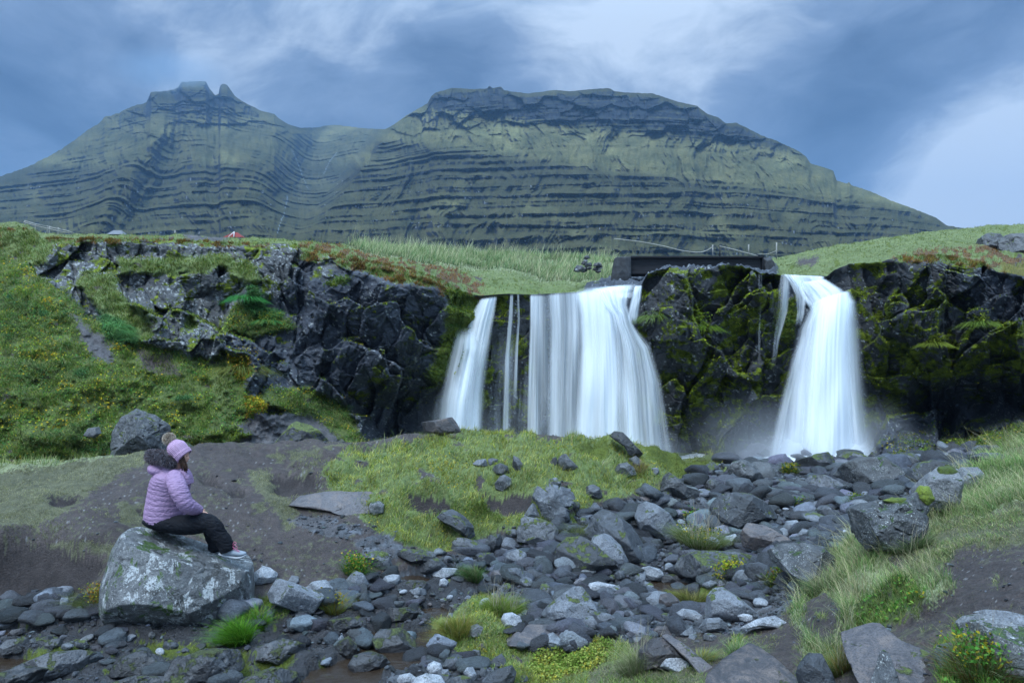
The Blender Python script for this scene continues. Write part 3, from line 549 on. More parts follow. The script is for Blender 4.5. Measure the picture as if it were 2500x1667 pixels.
crag = np.where(R, 1 - sstep(285, 340, pyM - np.abs(pxM - 1500) * .16 * (pxM > 1500)), (1 - sstep(260, 350, pyM)) * (.45 + .55 * sstep(-.2, .2, fbm(pxM / 60, pyM / 40, octv=3, seed=108)))) * sstep(0, .03, s)
F1, F2, c1, c2, c3, ox, oy = voronoi((pxM + wm(20, 90)) / 44, (pyM + wm(16, 91)) / 30, 92)
YM -= crag * (60 * (c1 - .5) + 34 * oy * 1.0 + 16 * fbm(pxM / 9, pyM / 40, octv=3, seed=93, ridged=True))
F1, F2, c1, c2, c3, ox, oy = voronoi(pxM / 15, pyM / 12, 97); YM -= (crag + .12) * 12 * (c1 - .5)
hp = fbm(pxM / 80, pyM / 40, octv=2, seed=96); low = sstep(520, 600, pyM); YM -= low * 22 * fbm(pxM / 55, pyM / 120, octv=3, seed=94)
PM = np.stack([(pxM - CX) / FP * YM, YM, (CY - pyM) / FP * YM], -1)
nM = normals(PM); up = np.abs(nM[..., 2])
grassy = sstep(.36, .56, up + .20 * fbm(pxM / 18, pyM / 10, octv=4, seed=98) + .18 * smooth_zone - .46 * crag - .40 * np.clip(band, 0, 1) * tam)
vv = np.clip(.5 + .6 * fbm(pxM / 60, pyM / 25, octv=5, seed=99, gain=.6), 0, 1)[..., None]
gcol = np.array([.022, .026, .012]) * (1 - vv) + np.array([.088, .080, .034]) * vv; gcol = gcol * (.85 + 1.05 * smooth_zone + .22 * sstep(430, 500, pyM))[..., None] * (1 + .5 * sstep(.1, .5, fbm(pxM / 130, pyM / 60, octv=3, seed=107)))[..., None]
rcol = np.array([.007, .009, .014]) * (1 - vv) + np.array([.034, .038, .050]) * vv
pale = (vnoise(pxM / 3.2, pyM / 14, seed=101) > .45) & (fbm(pxM / 50, pyM / 16, octv=2, seed=102) > .12) & (pyM > 430)
rcol[pale] = (.20, .215, .24)
colM = rcol * (1 - grassy[..., None]) + gcol * grassy[..., None]
# two thin distant cascades run down the gully as white threads
def thread(pts, wdt):
    cx = np.interp(pyM, [p[1] for p in pts], [p[0] for p in pts]) + 1.6 * vnoise(pyM / 9, pyM * 0, seed=55)
    return (np.abs(pxM - cx) < wdt) & (pyM > pts[0][1]) & (pyM < pts[-1][1]) 
for pts, wd in (([(702, 478), (694, 520), (684, 545), (676, 572)], .8), ([(823, 372), (806, 392), (790, 425)], .8), ([(712, 365), (726, 395), (738, 428), (752, 462)], .6)):
    colM[thread(pts, wd)] = (.15, .18, .21)
mountain = obj('mountain', mesh('mountain', PM, gridfaces(NYM, NXM), M_mountain, colM.reshape(-1, 3), {'rgh': np.full(YM.shape, .95)}), kind='structure')
# back slopes so the mountain is a body, not a front
BK = np.stack([PM[0], PM[0] * 1.12 * np.array([1, 1, .90]), PM[0] * np.array([1.5, 1.5, .35]), PM[0] * np.array([1.9, 1.9, 0.0])], 0)
BK = np.stack([BK[0], BK[1], BK[2], BK[3]], 0)
back = obj('mountain_back', mesh('mountain_back', BK, gridfaces(4, NXM, True), M_mountain, np.broadcast_to(np.array([.05, .06, .03]), (4 * NXM, 3)), {'rgh': np.full(4 * NXM, .95)}), kind='structure')

# ------------------------------------------------------------------ rocks
import bmesh
_ico = {}
def ico(sub):
    if sub not in _ico:
        bm = bmesh.new(); bmesh.ops.create_icosphere(bm, subdivisions=sub, radius=1.0)
        _ico[sub] = (np.array([v.co[:] for v in bm.verts]), np.array([[v.index for v in f.verts] for f in bm.faces])); bm.free()
    return _ico[sub]
def facet(p, rng, nf, lo=.72, hi=.93, bias=(0, -.5, .4), w=1.0):
    for i in range(nf):
        n = rng.normal(size=3) + np.array(bias) * w; n /= np.linalg.norm(n); dt = p @ n; h = dt.max() * rng.uniform(lo, hi)
        k = np.where(dt > h, h / np.maximum(dt, 1e-9), 1.0); p = p * (1 - .96 * (1 - k))[:, None]
    return p
def roughen(p, size, seed, amp=.05, crack=.025):
    q = p / size * 2.2 + seed * 3.7
    n = p / (np.linalg.norm(p, axis=1, keepdims=True) + 1e-9)
    f = amp * fbm(q[:, 0], q[:, 1], q[:, 2], 5, seed, .55) - crack * sstep(.72, 1, fbm(q[:, 0] * .9, q[:, 1] * .9, q[:, 2] * 1.5, 3, seed + 5, ridged=True))
    return p + n * (f * size)[:, None]
def outline_body(outline, Y, depth=.5, seed=1, facets=9, sub=6, amp=.035, n=2.6, tilt=True, crack=.025, lay=0.0):
    o = np.array(outline, float); c = (o.max(0) + o.min(0)) / 2
    dense = np.concatenate([o[i] + (o[(i + 1) % len(o)] - o[i]) * np.linspace(0, 1, 24, endpoint=False)[:, None] for i in range(len(o))]) - c
    th = np.arctan2(-dense[:, 1], dense[:, 0]); r = np.hypot(dense[:, 0], dense[:, 1]); k = np.argsort(th); th, r = th[k], r[k]
    tg = np.linspace(-np.pi, np.pi, 361); rr = np.interp(tg, np.r_[th - 2 * np.pi, th, th + 2 * np.pi], np.r_[r, r, r])
    for _ in range(3): rr[1:-1] = (rr[:-2] + 2 * rr[1:-1] + rr[2:]) / 4
    d, F = ico(sub); u = Y / FP
    R = np.interp(np.arctan2(d[:, 2], d[:, 0]), tg, rr) * u; W = (o.max(0) - o.min(0)) * u; size = float(math.sqrt(W[0] * W[1])); D = depth * size
    rho = np.hypot(d[:, 0], d[:, 2]); kk = ((rho / R) ** n + (np.abs(d[:, 1]) / D) ** n) ** (-1 / n); p = d * kk[:, None]
    rng = np.random.default_rng(seed)
    for i in range(facets):
        nn = np.array([rng.normal() * .75, -abs(rng.normal()) * .5 - .55, rng.normal() * .7 + .25]); nn /= np.linalg.norm(nn); dt = p @ nn; h = dt.max() * rng.uniform(.70, .93)
        k = np.where(dt > h, h / np.maximum(dt, 1e-9), 1.0); p = p * (1 - .96 * (1 - k) * sstep(0, .35 * D, -p[:, 1] + .25 * D))[:, None]
    p = roughen(p, size, seed, amp, crack)
    if lay: p[:, 1] += p[:, 2] * lay
    w = np.array([(c[0] - CX) / FP, 1, (CY - c[1]) / FP]); w /= np.linalg.norm(w); up = np.array([0, 0, 1.]) - w[2] * w; up /= np.linalg.norm(up); ex = np.cross(w, up)
    wp = p[:, :1] * ex + p[:, 2:3] * up + p[:, 1:2] * w
    cen = np.array(P3(c[0], c[1], Y)); return wp + cen, F, size, cen
ROCKS = []          # outlines, for keeping small stones clear
def rock(outline, label, mat=None, Y=None, depth=.5, seed=None, facets=9, sub=None, amp=.035, n=2.6, name='rock', cat='rock', group=None, crack=.025, short=None, back=.45, lay=0.0):
    o = np.array(outline, float); px = (o[:, 0].max() + o[:, 0].min()) / 2; by = o[:, 1].max(); W = o[:, 0].max() - o[:, 0].min(); H = by - o[:, 1].min()
    if Y is None:
        Y = hit_ground(px, min(by, 1700)) or 12.0
        Y += (back * depth * math.sqrt(W * H) + lay * H * .42) * Y / FP
    if sub is None: s_ = max(W, H); sub = 6 if s_ > 60 else 5 if s_ > 28 else 4
    seed = seed if seed is not None else int(abs(px * 7 + by * 13)) % 997
    V, F, size, cen = outline_body(outline, Y, depth, seed, facets, sub, amp, n, crack=crack, lay=lay)
    base = np.array([cen[0], cen[1], V[:, 2].min()])
    ob = obj(name, mesh(name, V - base, F, mat or M_rock), loc=base, label=label, cat=cat, group=group)
    ROCKS.append((o, short, Y)); return ob
L = M_rock_lichen; Mo = M_rock_moss; R_ = M_rock; Pa = M_rock_pale; Br = M_rock_brown; We = M_rock_wet; Dk = M_rock_dark
BOULDER_Y = 8.35
boulder_outline = [(439 + (a_ - 439) * .955, b_) for a_, b_ in [(322,1281),(345,1279),(365,1283),(430,1302),(506,1339),(583,1365),(603,1376),(614,1395),(617,1430),(615,1494),(590,1500),(567,1503),(552,1508),(546,1524),(532,1536),(491,1556),(460,1553),(430,1547),(384,1530),(345,1538),(325,1540),(299,1532),(275,1500),(261,1471),(260,1435),(263,1402),(284,1329),(303,1295)]]
boulder = rock(boulder_outline, 'big lichen covered boulder with moss patches that the woman sits on', M_boulder, Y=BOULDER_Y, depth=.52, facets=5, sub=7, amp=.022, n=2.5, seed=14, name='boulder', cat='boulder', short='big boulder under the woman', crack=.012)
HERO = [
 ([(1207,1180),(1220,1163),(1232,1158),(1248,1168),(1251,1182),(1238,1192),(1225,1201),(1210,1195)], 'white speckled round rock standing alone in the knoll grass', L, {}, 'white speckled rock in the knoll grass'),
 ([(1153,1132),(1165,1122),(1186,1120),(1192,1137),(1170,1140)], 'low grey block at the left end of the rock cluster in the grass', R_, {}, None),
 ([(1190,1122),(1200,1117),(1216,1121),(1214,1137),(1196,1140)], 'small square block between the low block and the mossy rock on the knoll', R_, {}, None),
 ([(1200,1150),(1205,1138),(1222,1130),(1240,1138),(1245,1156),(1225,1162)], 'mossy lichen rock in the middle of the knoll rock cluster', L, {}, 'mossy cluster on the knoll'),
 ([(1253,1112),(1264,1116),(1276,1132),(1278,1150),(1262,1154),(1250,1140)], 'upright dark rock with a white streak at the right end of the knoll cluster', Dk, {}, None),
 ([(1360,1148),(1363,1120),(1372,1110),(1382,1108),(1390,1118),(1405,1132),(1418,1144),(1390,1150)], 'pyramid shaped lichen rock standing in the grass of the knoll', L, {}, 'pyramid rock on the knoll'),
 ([(1345,1134),(1348,1118),(1358,1115),(1363,1130),(1355,1137)], 'small dark rock touching the left side of the pyramid shaped rock', Dk, {}, None),
 ([(1312,1184),(1340,1182),(1370,1188),(1395,1192),(1405,1215),(1400,1245),(1392,1268),(1386,1242),(1350,1216)], 'grey wedge shaped boulder with pointed left end jutting from the knoll edge', R_, dict(depth=.4), 'wedge boulder on the knoll edge'),
 ([(1337,1180),(1342,1168),(1358,1165),(1370,1176),(1370,1188),(1345,1189)], 'small mossy rock lying just behind the grey wedge boulder', Mo, {}, None),
 ([(1425,1205),(1430,1188),(1448,1182),(1465,1190),(1472,1212),(1455,1222),(1432,1220)], 'dark cracked mossy rock below the grass beside a yellow moss mound', Mo, {}, 'dark mossy rock at the knoll foot'),
 ([(1065,1262),(1080,1246),(1105,1243),(1135,1262),(1155,1282),(1160,1308),(1146,1316),(1118,1300),(1100,1285),(1080,1274)], 'rounded grey boulder sunk in grass under the knoll bank', R_, dict(depth=.5), 'rounded boulder under the bank'),
 ([(1272,1268),(1285,1248),(1300,1228),(1308,1230),(1320,1262),(1302,1270)], 'triangular grey rock leaning behind the moss banded boulder', R_, {}, None),
 ([(1262,1302),(1270,1268),(1280,1260),(1320,1266),(1350,1277),(1372,1302),(1352,1322),(1318,1335),(1290,1328),(1262,1322)], 'large grey boulder crossed by a diagonal band of moss', Mo, dict(depth=.5), 'moss banded boulder'),
 ([(1102,1322),(1112,1312),(1135,1312),(1160,1318),(1178,1330),(1168,1350),(1120,1352)], 'dark mossy rock at the left end of the stony bed', Mo, {}, 'dark mossy rock at the left of the bed'),
 ([(1180,1332),(1195,1306),(1222,1302),(1229,1330),(1215,1348),(1190,1348)], 'square edged grey block right of the dark mossy rock', R_, dict(facets=12), None),
 ([(1352,1382),(1358,1337),(1385,1313),(1420,1311),(1460,1330),(1500,1365),(1515,1393),(1450,1398),(1380,1391)], 'broad layered rock striped with dark moss and pale underside', Mo, dict(depth=.5), 'moss striped rock'),
 ([(1426,1305),(1440,1266),(1468,1244),(1500,1253),(1540,1280),(1560,1310),(1580,1345),(1572,1374),(1530,1378),(1440,1335)], 'large steep boulder with a smooth shaded left face and rough pale ridge', R_, dict(depth=.55, back=.8), 'steep pale ridged boulder'),
 ([(1437,1336),(1450,1309),(1475,1304),(1492,1308),(1515,1330),(1535,1368),(1531,1392),(1470,1396)], 'smooth humped rock lying against the front of the steep pale ridged boulder', R_, {}, None),
 ([(1549,1264),(1558,1235),(1578,1225),(1600,1231),(1635,1252),(1655,1286),(1661,1318),(1645,1328),(1600,1310),(1562,1296)], 'smooth dark grey boulder with undercut base in the middle of the bed', R_, dict(depth=.5, amp=.02), 'smooth undercut boulder'),
 ([(1526,1268),(1530,1236),(1545,1231),(1554,1245),(1548,1275),(1530,1280)], 'upright narrow slab against the left side of the smooth undercut boulder', R_, {}, None),
 ([(1733,1246),(1742,1228),(1762,1210),(1795,1203),(1835,1206),(1866,1222),(1896,1252),(1891,1272),(1842,1281),(1812,1303),(1790,1290),(1742,1264)], 'largest rounded boulder in the stony bed between the two falls', R_, dict(depth=.6, amp=.03, sub=7), 'largest boulder of the bed'),
 ([(1808,1312),(1826,1280),(1870,1284),(1920,1308),(1954,1334),(1944,1350),(1862,1350),(1816,1340)], 'long sloping brown grey rock in front of the largest boulder', Br, dict(depth=.4), 'long sloping rock'),
 ([(1760,1331),(1772,1310),(1794,1303),(1815,1323),(1802,1339),(1766,1341)], 'light blue grey rounded stone left of the long sloping rock', Pa, {}, None),
 ([(1712,1340),(1722,1316),(1735,1308),(1752,1314),(1765,1335),(1740,1346)], 'pale streaked angular stone beside the round grassy tussock', Pa, {}, None),
 ([(1778,1150),(1788,1130),(1812,1121),(1840,1131),(1860,1158),(1852,1175),(1816,1179),(1788,1168)], 'big rounded rock with moss spots at the end of the knoll', L, dict(depth=.55), 'rounded rock ending the knoll'),
 ([(1486,1064),(1500,1053),(1520,1055),(1545,1080),(1570,1106),(1556,1119),(1536,1111),(1524,1090)], 'dark pointed rock on top of the knoll before the left fall', Dk, dict(depth=.6), 'pointed rock on the knoll top'),
 ([(1528,1122),(1552,1112),(1572,1128),(1568,1143),(1540,1142)], 'black hollowed rock directly under the pointed rock of the knoll top', Dk, {}, None),
 ([(1500,1148),(1510,1133),(1530,1128),(1548,1140),(1555,1158),(1537,1164),(1506,1157)], 'grey lichen rock in grass below the pointed knoll rock', L, {}, 'grey lichen rock on the knoll slope'),
 ([(1585,1152),(1592,1142),(1606,1140),(1610,1152),(1598,1162),(1585,1160)], 'small bluish rock halfway along the lower knoll slope', R_, {}, None),
 ([(1610,1200),(1618,1166),(1633,1152),(1650,1164),(1680,1188),(1720,1198),(1706,1216),(1650,1219),(1622,1212)], 'dark peaked rock with mossy shoulder at the foot of the knoll', Dk, dict(depth=.5), 'dark peaked rock'),
 ([(1716,1148),(1725,1133),(1742,1127),(1755,1140),(1758,1162),(1740,1170),(1720,1162)], 'layered rock with ridges rising from the green end of the knoll', Mo, {}, None),
 ([(1718,1192),(1728,1172),(1742,1167),(1758,1176),(1762,1192),(1740,1199)], 'rounded dark hump beside the layered rock', Dk, {}, None),
 ([(1934,1134),(1960,1120),(1990,1108),(2020,1101),(2034,1120),(2042,1148),(2010,1158),(1960,1158)], 'dark tilted block with mossy flank in front of the right fall', Mo, dict(depth=.55, facets=12), 'dark tilted block before the right fall'),
 ([(2044,1122),(2062,1104),(2090,1102),(2118,1113),(2117,1132),(2062,1138)], 'mossy hump against the white water right of the tilted block', Mo, {}, None),
 ([(2116,1120),(2130,1102),(2148,1112),(2150,1122),(2130,1126)], 'small pointed rock at the right edge of the falling water', Dk, {}, None),
 ([(2036,1168),(2062,1136),(2105,1118),(2155,1113),(2185,1133),(2222,1165),(2226,1190),(2180,1199),(2110,1187),(2070,1178)], 'great flat topped overhanging rock with white lichen near the right fall', L, dict(depth=.55, facets=12), 'great overhanging rock'),
 ([(1966,1180),(1976,1163),(2015,1160),(2048,1174),(2072,1192),(2060,1207),(1990,1206)], 'broad low grey rock below the dark tilted block', R_, {}, 'broad low rock'),
 ([(2185,1132),(2200,1108),(2225,1104),(2250,1116),(2262,1130),(2230,1140)], 'knobbly mossy rock behind the great overhanging rock', Mo, {}, None),
 ([(2282,1122),(2300,1106),(2330,1105),(2356,1112),(2358,1124),(2320,1130)], 'pale grey flat slab below the right grassy slope', R_, {}, None),
 ([(2370,1120),(2400,1106),(2440,1104),(2470,1112),(2466,1128),(2400,1132)], 'dark flat rocks at the foot of the right grassy slope', Dk, {}, None),
 ([(2215,1165),(2240,1132),(2280,1122),(2330,1130),(2340,1160),(2290,1175),(2240,1180)], 'smooth sloping slab uphill of the moss capped bank rock', R_, dict(depth=.6), None),
 ([(2078,1254),(2100,1233),(2150,1221),(2190,1212),(2240,1190),(2262,1220),(2250,1290),(2215,1345),(2120,1348),(2088,1305)], 'rugged dark bank boulder with bright moss cushions above long grass', L, dict(depth=.5, sub=7, amp=.07, crack=.06), 'rugged bank boulder'),
 ([(2232,1200),(2262,1162),(2292,1138),(2330,1142),(2345,1170),(2335,1225),(2290,1262),(2245,1255)], 'lichen covered bank rock with a moss cap behind the tall grass', L, dict(depth=.5, amp=.06, crack=.05), 'moss capped bank rock'),
 ([(2335,1160),(2350,1142),(2385,1138),(2400,1156),(2390,1200),(2345,1205)], 'pale lichen rock half hidden by seed heads on the right bank', L, {}, None),
 ([(1957,1260),(1985,1252),(2040,1264),(2078,1275),(2075,1291),(2030,1287),(1972,1272)], 'long pale flat slab in the bed beside the rugged bank boulder', R_, dict(depth=.22, lay=1.2), 'long pale slab'),
 ([(1990,1250),(2002,1235),(2022,1233),(2048,1262),(2040,1270),(2000,1262)], 'bluish wedge stone standing behind the long pale slab', R_, {}, None),
 ([(1912,1290),(1922,1272),(1945,1269),(1962,1285),(1955,1303),(1925,1306)], 'smooth round pale boulder left of the long slab', Pa, dict(facets=2), None),
 ([(1943,1312),(1960,1290),(1985,1296),(1990,1312),(1960,1320)], 'light angular stone below the smooth round pale boulder', Pa, {}, None),
 ([(1875,1352),(1905,1335),(1960,1326),(2000,1330),(2034,1350),(2040,1400),(2022,1430),(1975,1441),(1940,1418),(1890,1378)], 'big speckled boulder partly sunk in the right bank grass', L, dict(depth=.55, sub=7), 'big speckled boulder at the bank foot'),
 ([(1645,1397),(1658,1366),(1700,1348),(1790,1345),(1835,1350),(1852,1362),(1848,1386),(1800,1402),(1720,1416),(1672,1413)], 'wide layered mossy rock above the small dark pool', Mo, dict(depth=.5), 'wide layered mossy rock'),
 ([(1720,1515),(1727,1462),(1742,1441),(1765,1437),(1800,1455),(1848,1490),(1866,1507),(1840,1516)], 'smooth shark fin shaped grey rock in the lower bed', R_, dict(depth=.5, amp=.015, facets=5), 'shark fin rock'),
 ([(1553,1402),(1560,1388),(1585,1381),(1612,1388),(1622,1402),(1612,1416),(1570,1414)], 'smooth rounded stone beside the small dark pool', Pa, dict(facets=3), None),
 ([(1594,1412),(1640,1400),(1668,1398),(1690,1410),(1680,1425),(1620,1428)], 'flat wet stone half in the small dark pool', We, {}, None),
 ([(1608,1472),(1612,1453),(1635,1447),(1655,1460),(1672,1480),(1645,1486),(1615,1482)], 'fluted pale brown stone near the shark fin rock', Br, {}, None),
 ([(1652,1498),(1668,1487),(1695,1489),(1715,1500),(1722,1515),(1700,1518),(1664,1510)], 'white oval stone touching the shark fin rock', Pa, dict(facets=2), None),
 ([(1705,1535),(1722,1512),(1755,1506),(1775,1520),(1770,1534),(1720,1545)], 'pale blocky stone in front of the shark fin rock', Pa, {}, None),
 ([(1660,1550),(1688,1528),(1702,1545),(1700,1552),(1665,1554)], 'small tent shaped pale stone in the lower bed', Pa, {}, None),
 ([(1592,1545),(1605,1530),(1640,1527),(1655,1542),(1640,1552),(1600,1553)], 'pair of brownish angular stones near the weathered plank rock', Br, {}, None),
 ([(1800,1505),(1815,1498),(1840,1500),(1848,1512),(1825,1520),(1808,1516)], 'small round pale stone right of the shark fin rock', Pa, dict(facets=2), None),
 ([(1806,1540),(1850,1512),(1890,1500),(1925,1516),(1910,1530),(1850,1530),(1815,1542)], 'flat pale outcrop at the edge of the dark gravel', Pa, dict(depth=.35), None),
 ([(1318,1497),(1345,1470),(1400,1434),(1420,1432),(1440,1455),(1460,1490),(1472,1508),(1425,1522),(1340,1516)], 'large pitted pyramid rock in the foreground bed', R_, dict(depth=.55, facets=12, sub=7), 'pitted pyramid rock'),
 ([(1440,1522),(1445,1495),(1480,1496),(1515,1510),(1530,1530),(1490,1532)], 'blocky grey rock touching the right side of the pitted pyramid rock', R_, {}, None),
 ([(1235,1562),(1240,1550),(1262,1543),(1290,1525),(1405,1526),(1413,1545),(1405,1566),(1330,1580),(1240,1577)], 'flat table like purple grey slab in the foreground', Br, dict(depth=.22, facets=2, n=4, lay=1.5), 'table like slab'),
 ([(1222,1512),(1230,1498),(1250,1495),(1270,1505),(1276,1520),(1262,1532),(1232,1530)], 'white rounded stone above the table like slab', Pa, dict(facets=2), 'white stone above the slab'),
 ([(1322,1572),(1335,1549),(1350,1544),(1370,1560),(1383,1575),(1372,1583),(1335,1581)], 'pale angular stone resting against the front of the table like slab', Pa, {}, None),
 ([(1041,1632),(1045,1620),(1060,1614),(1076,1620),(1082,1635),(1075,1646),(1050,1646)], 'white egg shaped stone beside a dark grey oval stone', Pa, dict(facets=0, amp=.01), 'white egg shaped stone'),
 ([(1078,1626),(1090,1606),(1115,1602),(1135,1610),(1141,1628),(1128,1638),(1095,1636)], 'dark grey oval stone behind the white egg shaped stone', R_, dict(facets=0, amp=.01), None),
 ([(1190,1628),(1200,1610),(1225,1595),(1236,1612),(1240,1628),(1215,1632)], 'angular grey stone above the long slanting slab at the bottom', R_, {}, None),
 ([(1165,1690),(1185,1655),(1210,1636),(1250,1625),(1262,1642),(1245,1690)], 'long slanting grey slab cut by the bottom of the view', R_, dict(depth=.4), 'slanting slab at the bottom'),
 ([(1131,1642),(1140,1630),(1155,1629),(1166,1652),(1160,1665),(1145,1660)], 'pale grey stone left of the long slanting slab', Pa, dict(facets=4), None),
 ([(1166,1645),(1175,1630),(1190,1630),(1190,1646),(1178,1656)], 'blue grey round stone between the pale stone and the slanting slab', R_, dict(facets=3), None),
 ([(990,1690),(1010,1655),(1040,1645),(1075,1652),(1092,1675),(1090,1700)], 'large pale flattened stone at the bottom edge below the egg shaped stone', Pa, dict(facets=3), None),
 ([(1070,1650),(1080,1634),(1094,1634),(1102,1648),(1090,1657),(1075,1656)], 'brownish round stone touching the white egg shaped stone', R_, dict(facets=3), None),
 ([(968,1660),(975,1647),(1000,1643),(1018,1655),(1010,1668),(980,1670)], 'pale stone with brown stains left of the egg shaped stone', Pa, dict(facets=3), None),
 ([(1146,1600),(1155,1585),(1172,1588),(1176,1600),(1160,1606)], 'small blue grey stone lying in the dry grass', R_, dict(facets=3), None),
 ([(1140,1550),(1150,1528),(1165,1523),(1184,1535),(1180,1552),(1158,1556)], 'dark stone sunk in the grass by the stream edge', Dk, {}, None),
 ([(1555,1615),(1562,1590),(1585,1568),(1620,1558),(1650,1575),(1690,1610),(1685,1640),(1640,1636),(1600,1630),(1565,1640)], 'weathered brown ribbed rock in dry grass at the bottom', Br, dict(depth=.45, amp=.05, crack=.05), 'weathered ribbed rock'),
 ([(1612,1560),(1630,1554),(1660,1568),(1755,1632),(1748,1652),(1716,1650),(1680,1612),(1640,1580)], 'long plank like weathered slab leaning over the ribbed rock', Br, dict(depth=.18, n=4, facets=2, lay=.8), 'plank like slab'),
 ([(1604,1618),(1625,1600),(1660,1602),(1684,1615),(1683,1640),(1650,1640),(1610,1628)], 'pale brown block at the front of the ribbed rock', Pa, dict(facets=6), None),
 ([(1722,1720),(1730,1660),(1765,1620),(1830,1570),(1862,1582),(1905,1612),(1948,1650),(1965,1720)], 'huge flat triangular purple grey slab at the bottom edge', Br, dict(depth=.17, facets=3, n=5, amp=.022, sub=7, crack=.02, lay=1.25), 'triangular slab'),
 ([(1945,1652),(1958,1620),(1975,1600),(2006,1597),(2030,1640),(2050,1690),(1960,1700)], 'rough grey boulder wedged between the two big slabs', R_, {}, None),
 ([(2057,1563),(2075,1556),(2130,1525),(2150,1524),(2200,1560),(2290,1588),(2292,1650),(2200,1700),(2120,1700),(2070,1610)], 'broad flat muddy slab in the foreground path', Br, dict(depth=.15, facets=3, n=5, amp=.022, sub=7, crack=.025, lay=1.4), 'broad muddy slab'),
 ([(2124,1700),(2138,1640),(2150,1596),(2160,1590),(2172,1600),(2190,1650),(2212,1710)], 'pointed lichen streaked rock standing upright at the bottom', L, dict(depth=.4, n=3), 'upright pointed rock'),
 ([(2348,1545),(2365,1525),(2400,1512),(2470,1520),(2560,1535),(2590,1620),(2540,1660),(2450,1650),(2390,1600)], 'speckled lichen boulder in the right corner under a pale slab', L, dict(depth=.45, sub=7), 'corner boulder'),
 ([(2385,1516),(2420,1502),(2470,1498),(2540,1504),(2600,1520),(2540,1535),(2440,1520)], 'pale flat slab lying on the corner boulder', Pa, dict(depth=.35, n=4), None),
 ([(2285,1598),(2290,1580),(2320,1568),(2345,1590),(2342,1640),(2300,1640)], 'grey rounded rock hidden in leaves beside the corner boulder', R_, dict(back=.9), None),
 ([(616,1424),(620,1396),(642,1381),(660,1388),(678,1402),(672,1420),(640,1426)], 'pale grey faceted rock touching the big boulder on its right', Pa, {}, 'pale faceted rock by the boulder'),
 ([(655,1442),(678,1408),(720,1424),(785,1455),(788,1466),(765,1500),(748,1505),(700,1482),(662,1464)], 'long grey rock dotted with white lichen rings right of the big boulder', R_, dict(depth=.5), 'ringed long rock'),
 ([(742,1436),(762,1419),(795,1416),(812,1433),(816,1452),(780,1458)], 'light grey rock with white lichen behind the ringed long rock', Pa, {}, None),
 ([(700,1420),(712,1404),(728,1408),(730,1422),(712,1428)], 'small pale rock behind the long rock dotted with rings', Pa, {}, None),
 ([(845,1412),(865,1391),(885,1400),(902,1426),(887,1438),(855,1431)], 'brownish triangular rock with dry grass at its left', R_, {}, None),
 ([(928,1420),(940,1405),(958,1402),(975,1404),(978,1418),(970,1430),(948,1430)], 'smooth pale loaf shaped stone at the muddy stream edge', Pa, dict(facets=2, amp=.01), 'loaf shaped stone'),
 ([(888,1442),(895,1427),(925,1426),(941,1436),(935,1449),(900,1450)], 'black mossy stone in front of the loaf shaped stone', Dk, {}, None),
 ([(897,1452),(900,1440),(925,1445),(932,1455),(915,1462)], 'pale wedge stone below the black mossy stone', Pa, {}, None),
 ([(808,1452),(825,1436),(850,1438),(867,1450),(860,1464),(825,1466)], 'flat grey stone left of the black mossy stone', R_, {}, None),
 ([(845,1472),(855,1460),(868,1466),(866,1476),(852,1478)], 'small dark round stone on the mud', Dk, {}, None),
 ([(710,1228),(735,1206),(800,1198),(850,1201),(905,1202),(930,1220),(937,1247),(905,1257),(840,1258),(780,1242)], 'long flat brown outcrop with a white lichened end beside the knoll', Br, dict(depth=.28, facets=6, lay=1.4, n=3.5), 'long flat outcrop'),
 ([(895,1250),(905,1225),(925,1222),(938,1232),(936,1252),(912,1258)], 'white spotted end of rock at the right tip of the flat outcrop', L, {}, None),
 ([(1013,1394),(1035,1366),(1053,1351),(1075,1366),(1094,1384),(1084,1393),(1040,1399)], 'tent shaped grey rock beside the narrow inlet of the stream', R_, {}, 'tent shaped rock'),
 ([(893,1362),(900,1347),(930,1344),(948,1352),(963,1395),(932,1392),(905,1376)], 'dark rock with a pale diagonal crest beside leafy plants', Mo, {}, None),
 ([(966,1352),(985,1338),(1030,1342),(1060,1350),(1072,1382),(1050,1372),(1000,1372)], 'mossy hummock rock behind the tent shaped rock', Mo, {}, None),
 ([(1028,1030),(1060,1026),(1104,1018),(1116,1034),(1126,1055),(1078,1063),(1035,1051)], 'flat topped dark boulder on the path before the left fall', Br, dict(depth=.5, n=4, facets=6), 'flat topped boulder by the left fall'),
 ([(666,1098),(685,1066),(705,1042),(725,1030),(762,1038),(795,1072),(808,1098)], 'moss covered mound of rock beyond the dirt crest', M_mound, dict(Y=14.0, depth=.5, amp=.09, crack=.06), 'moss covered mound'),
 ([(279,1105),(280,1062),(302,1015),(335,999),(372,1012),(406,1044),(404,1100),(385,1131),(292,1131)], 'tall dark lichen boulder standing behind the woman', Dk, dict(Y=13.4, depth=.5, facets=12, sub=7, amp=.075, crack=.06), 'tall dark boulder behind the woman'),
 ([(428,1112),(432,1090),(455,1080),(475,1092),(478,1112)], 'dark block of rock showing just right of the woolly hat', Dk, dict(Y=13.6), None),
 ([(205,1062),(215,1045),(240,1042),(245,1058),(230,1070)], 'small dark rock on the green slope left of the tall dark boulder', Dk, dict(Y=14.2), None),
 ([(0,1572),(20,1558),(60,1560),(78,1578),(60,1592),(10,1592)], 'low rounded wet rock at the left edge of the stream', We, dict(depth=.5), None),
 ([(45,1632),(60,1605),(120,1590),(190,1598),(230,1615),(215,1645),(140,1655),(70,1652)], 'low mossy stream rock in the bottom left water', We, dict(depth=.5), 'mossy stream rock'),
 ([(-5,1522),(20,1505),(60,1492),(85,1505),(70,1525),(20,1530)], 'pale flat worn rock under the earth bank', Pa, dict(depth=.5), None),
 ([(20,1545),(30,1535),(58,1536),(60,1548),(35,1553)], 'reddish brown block in the stream at the far left', Br, {}, None),
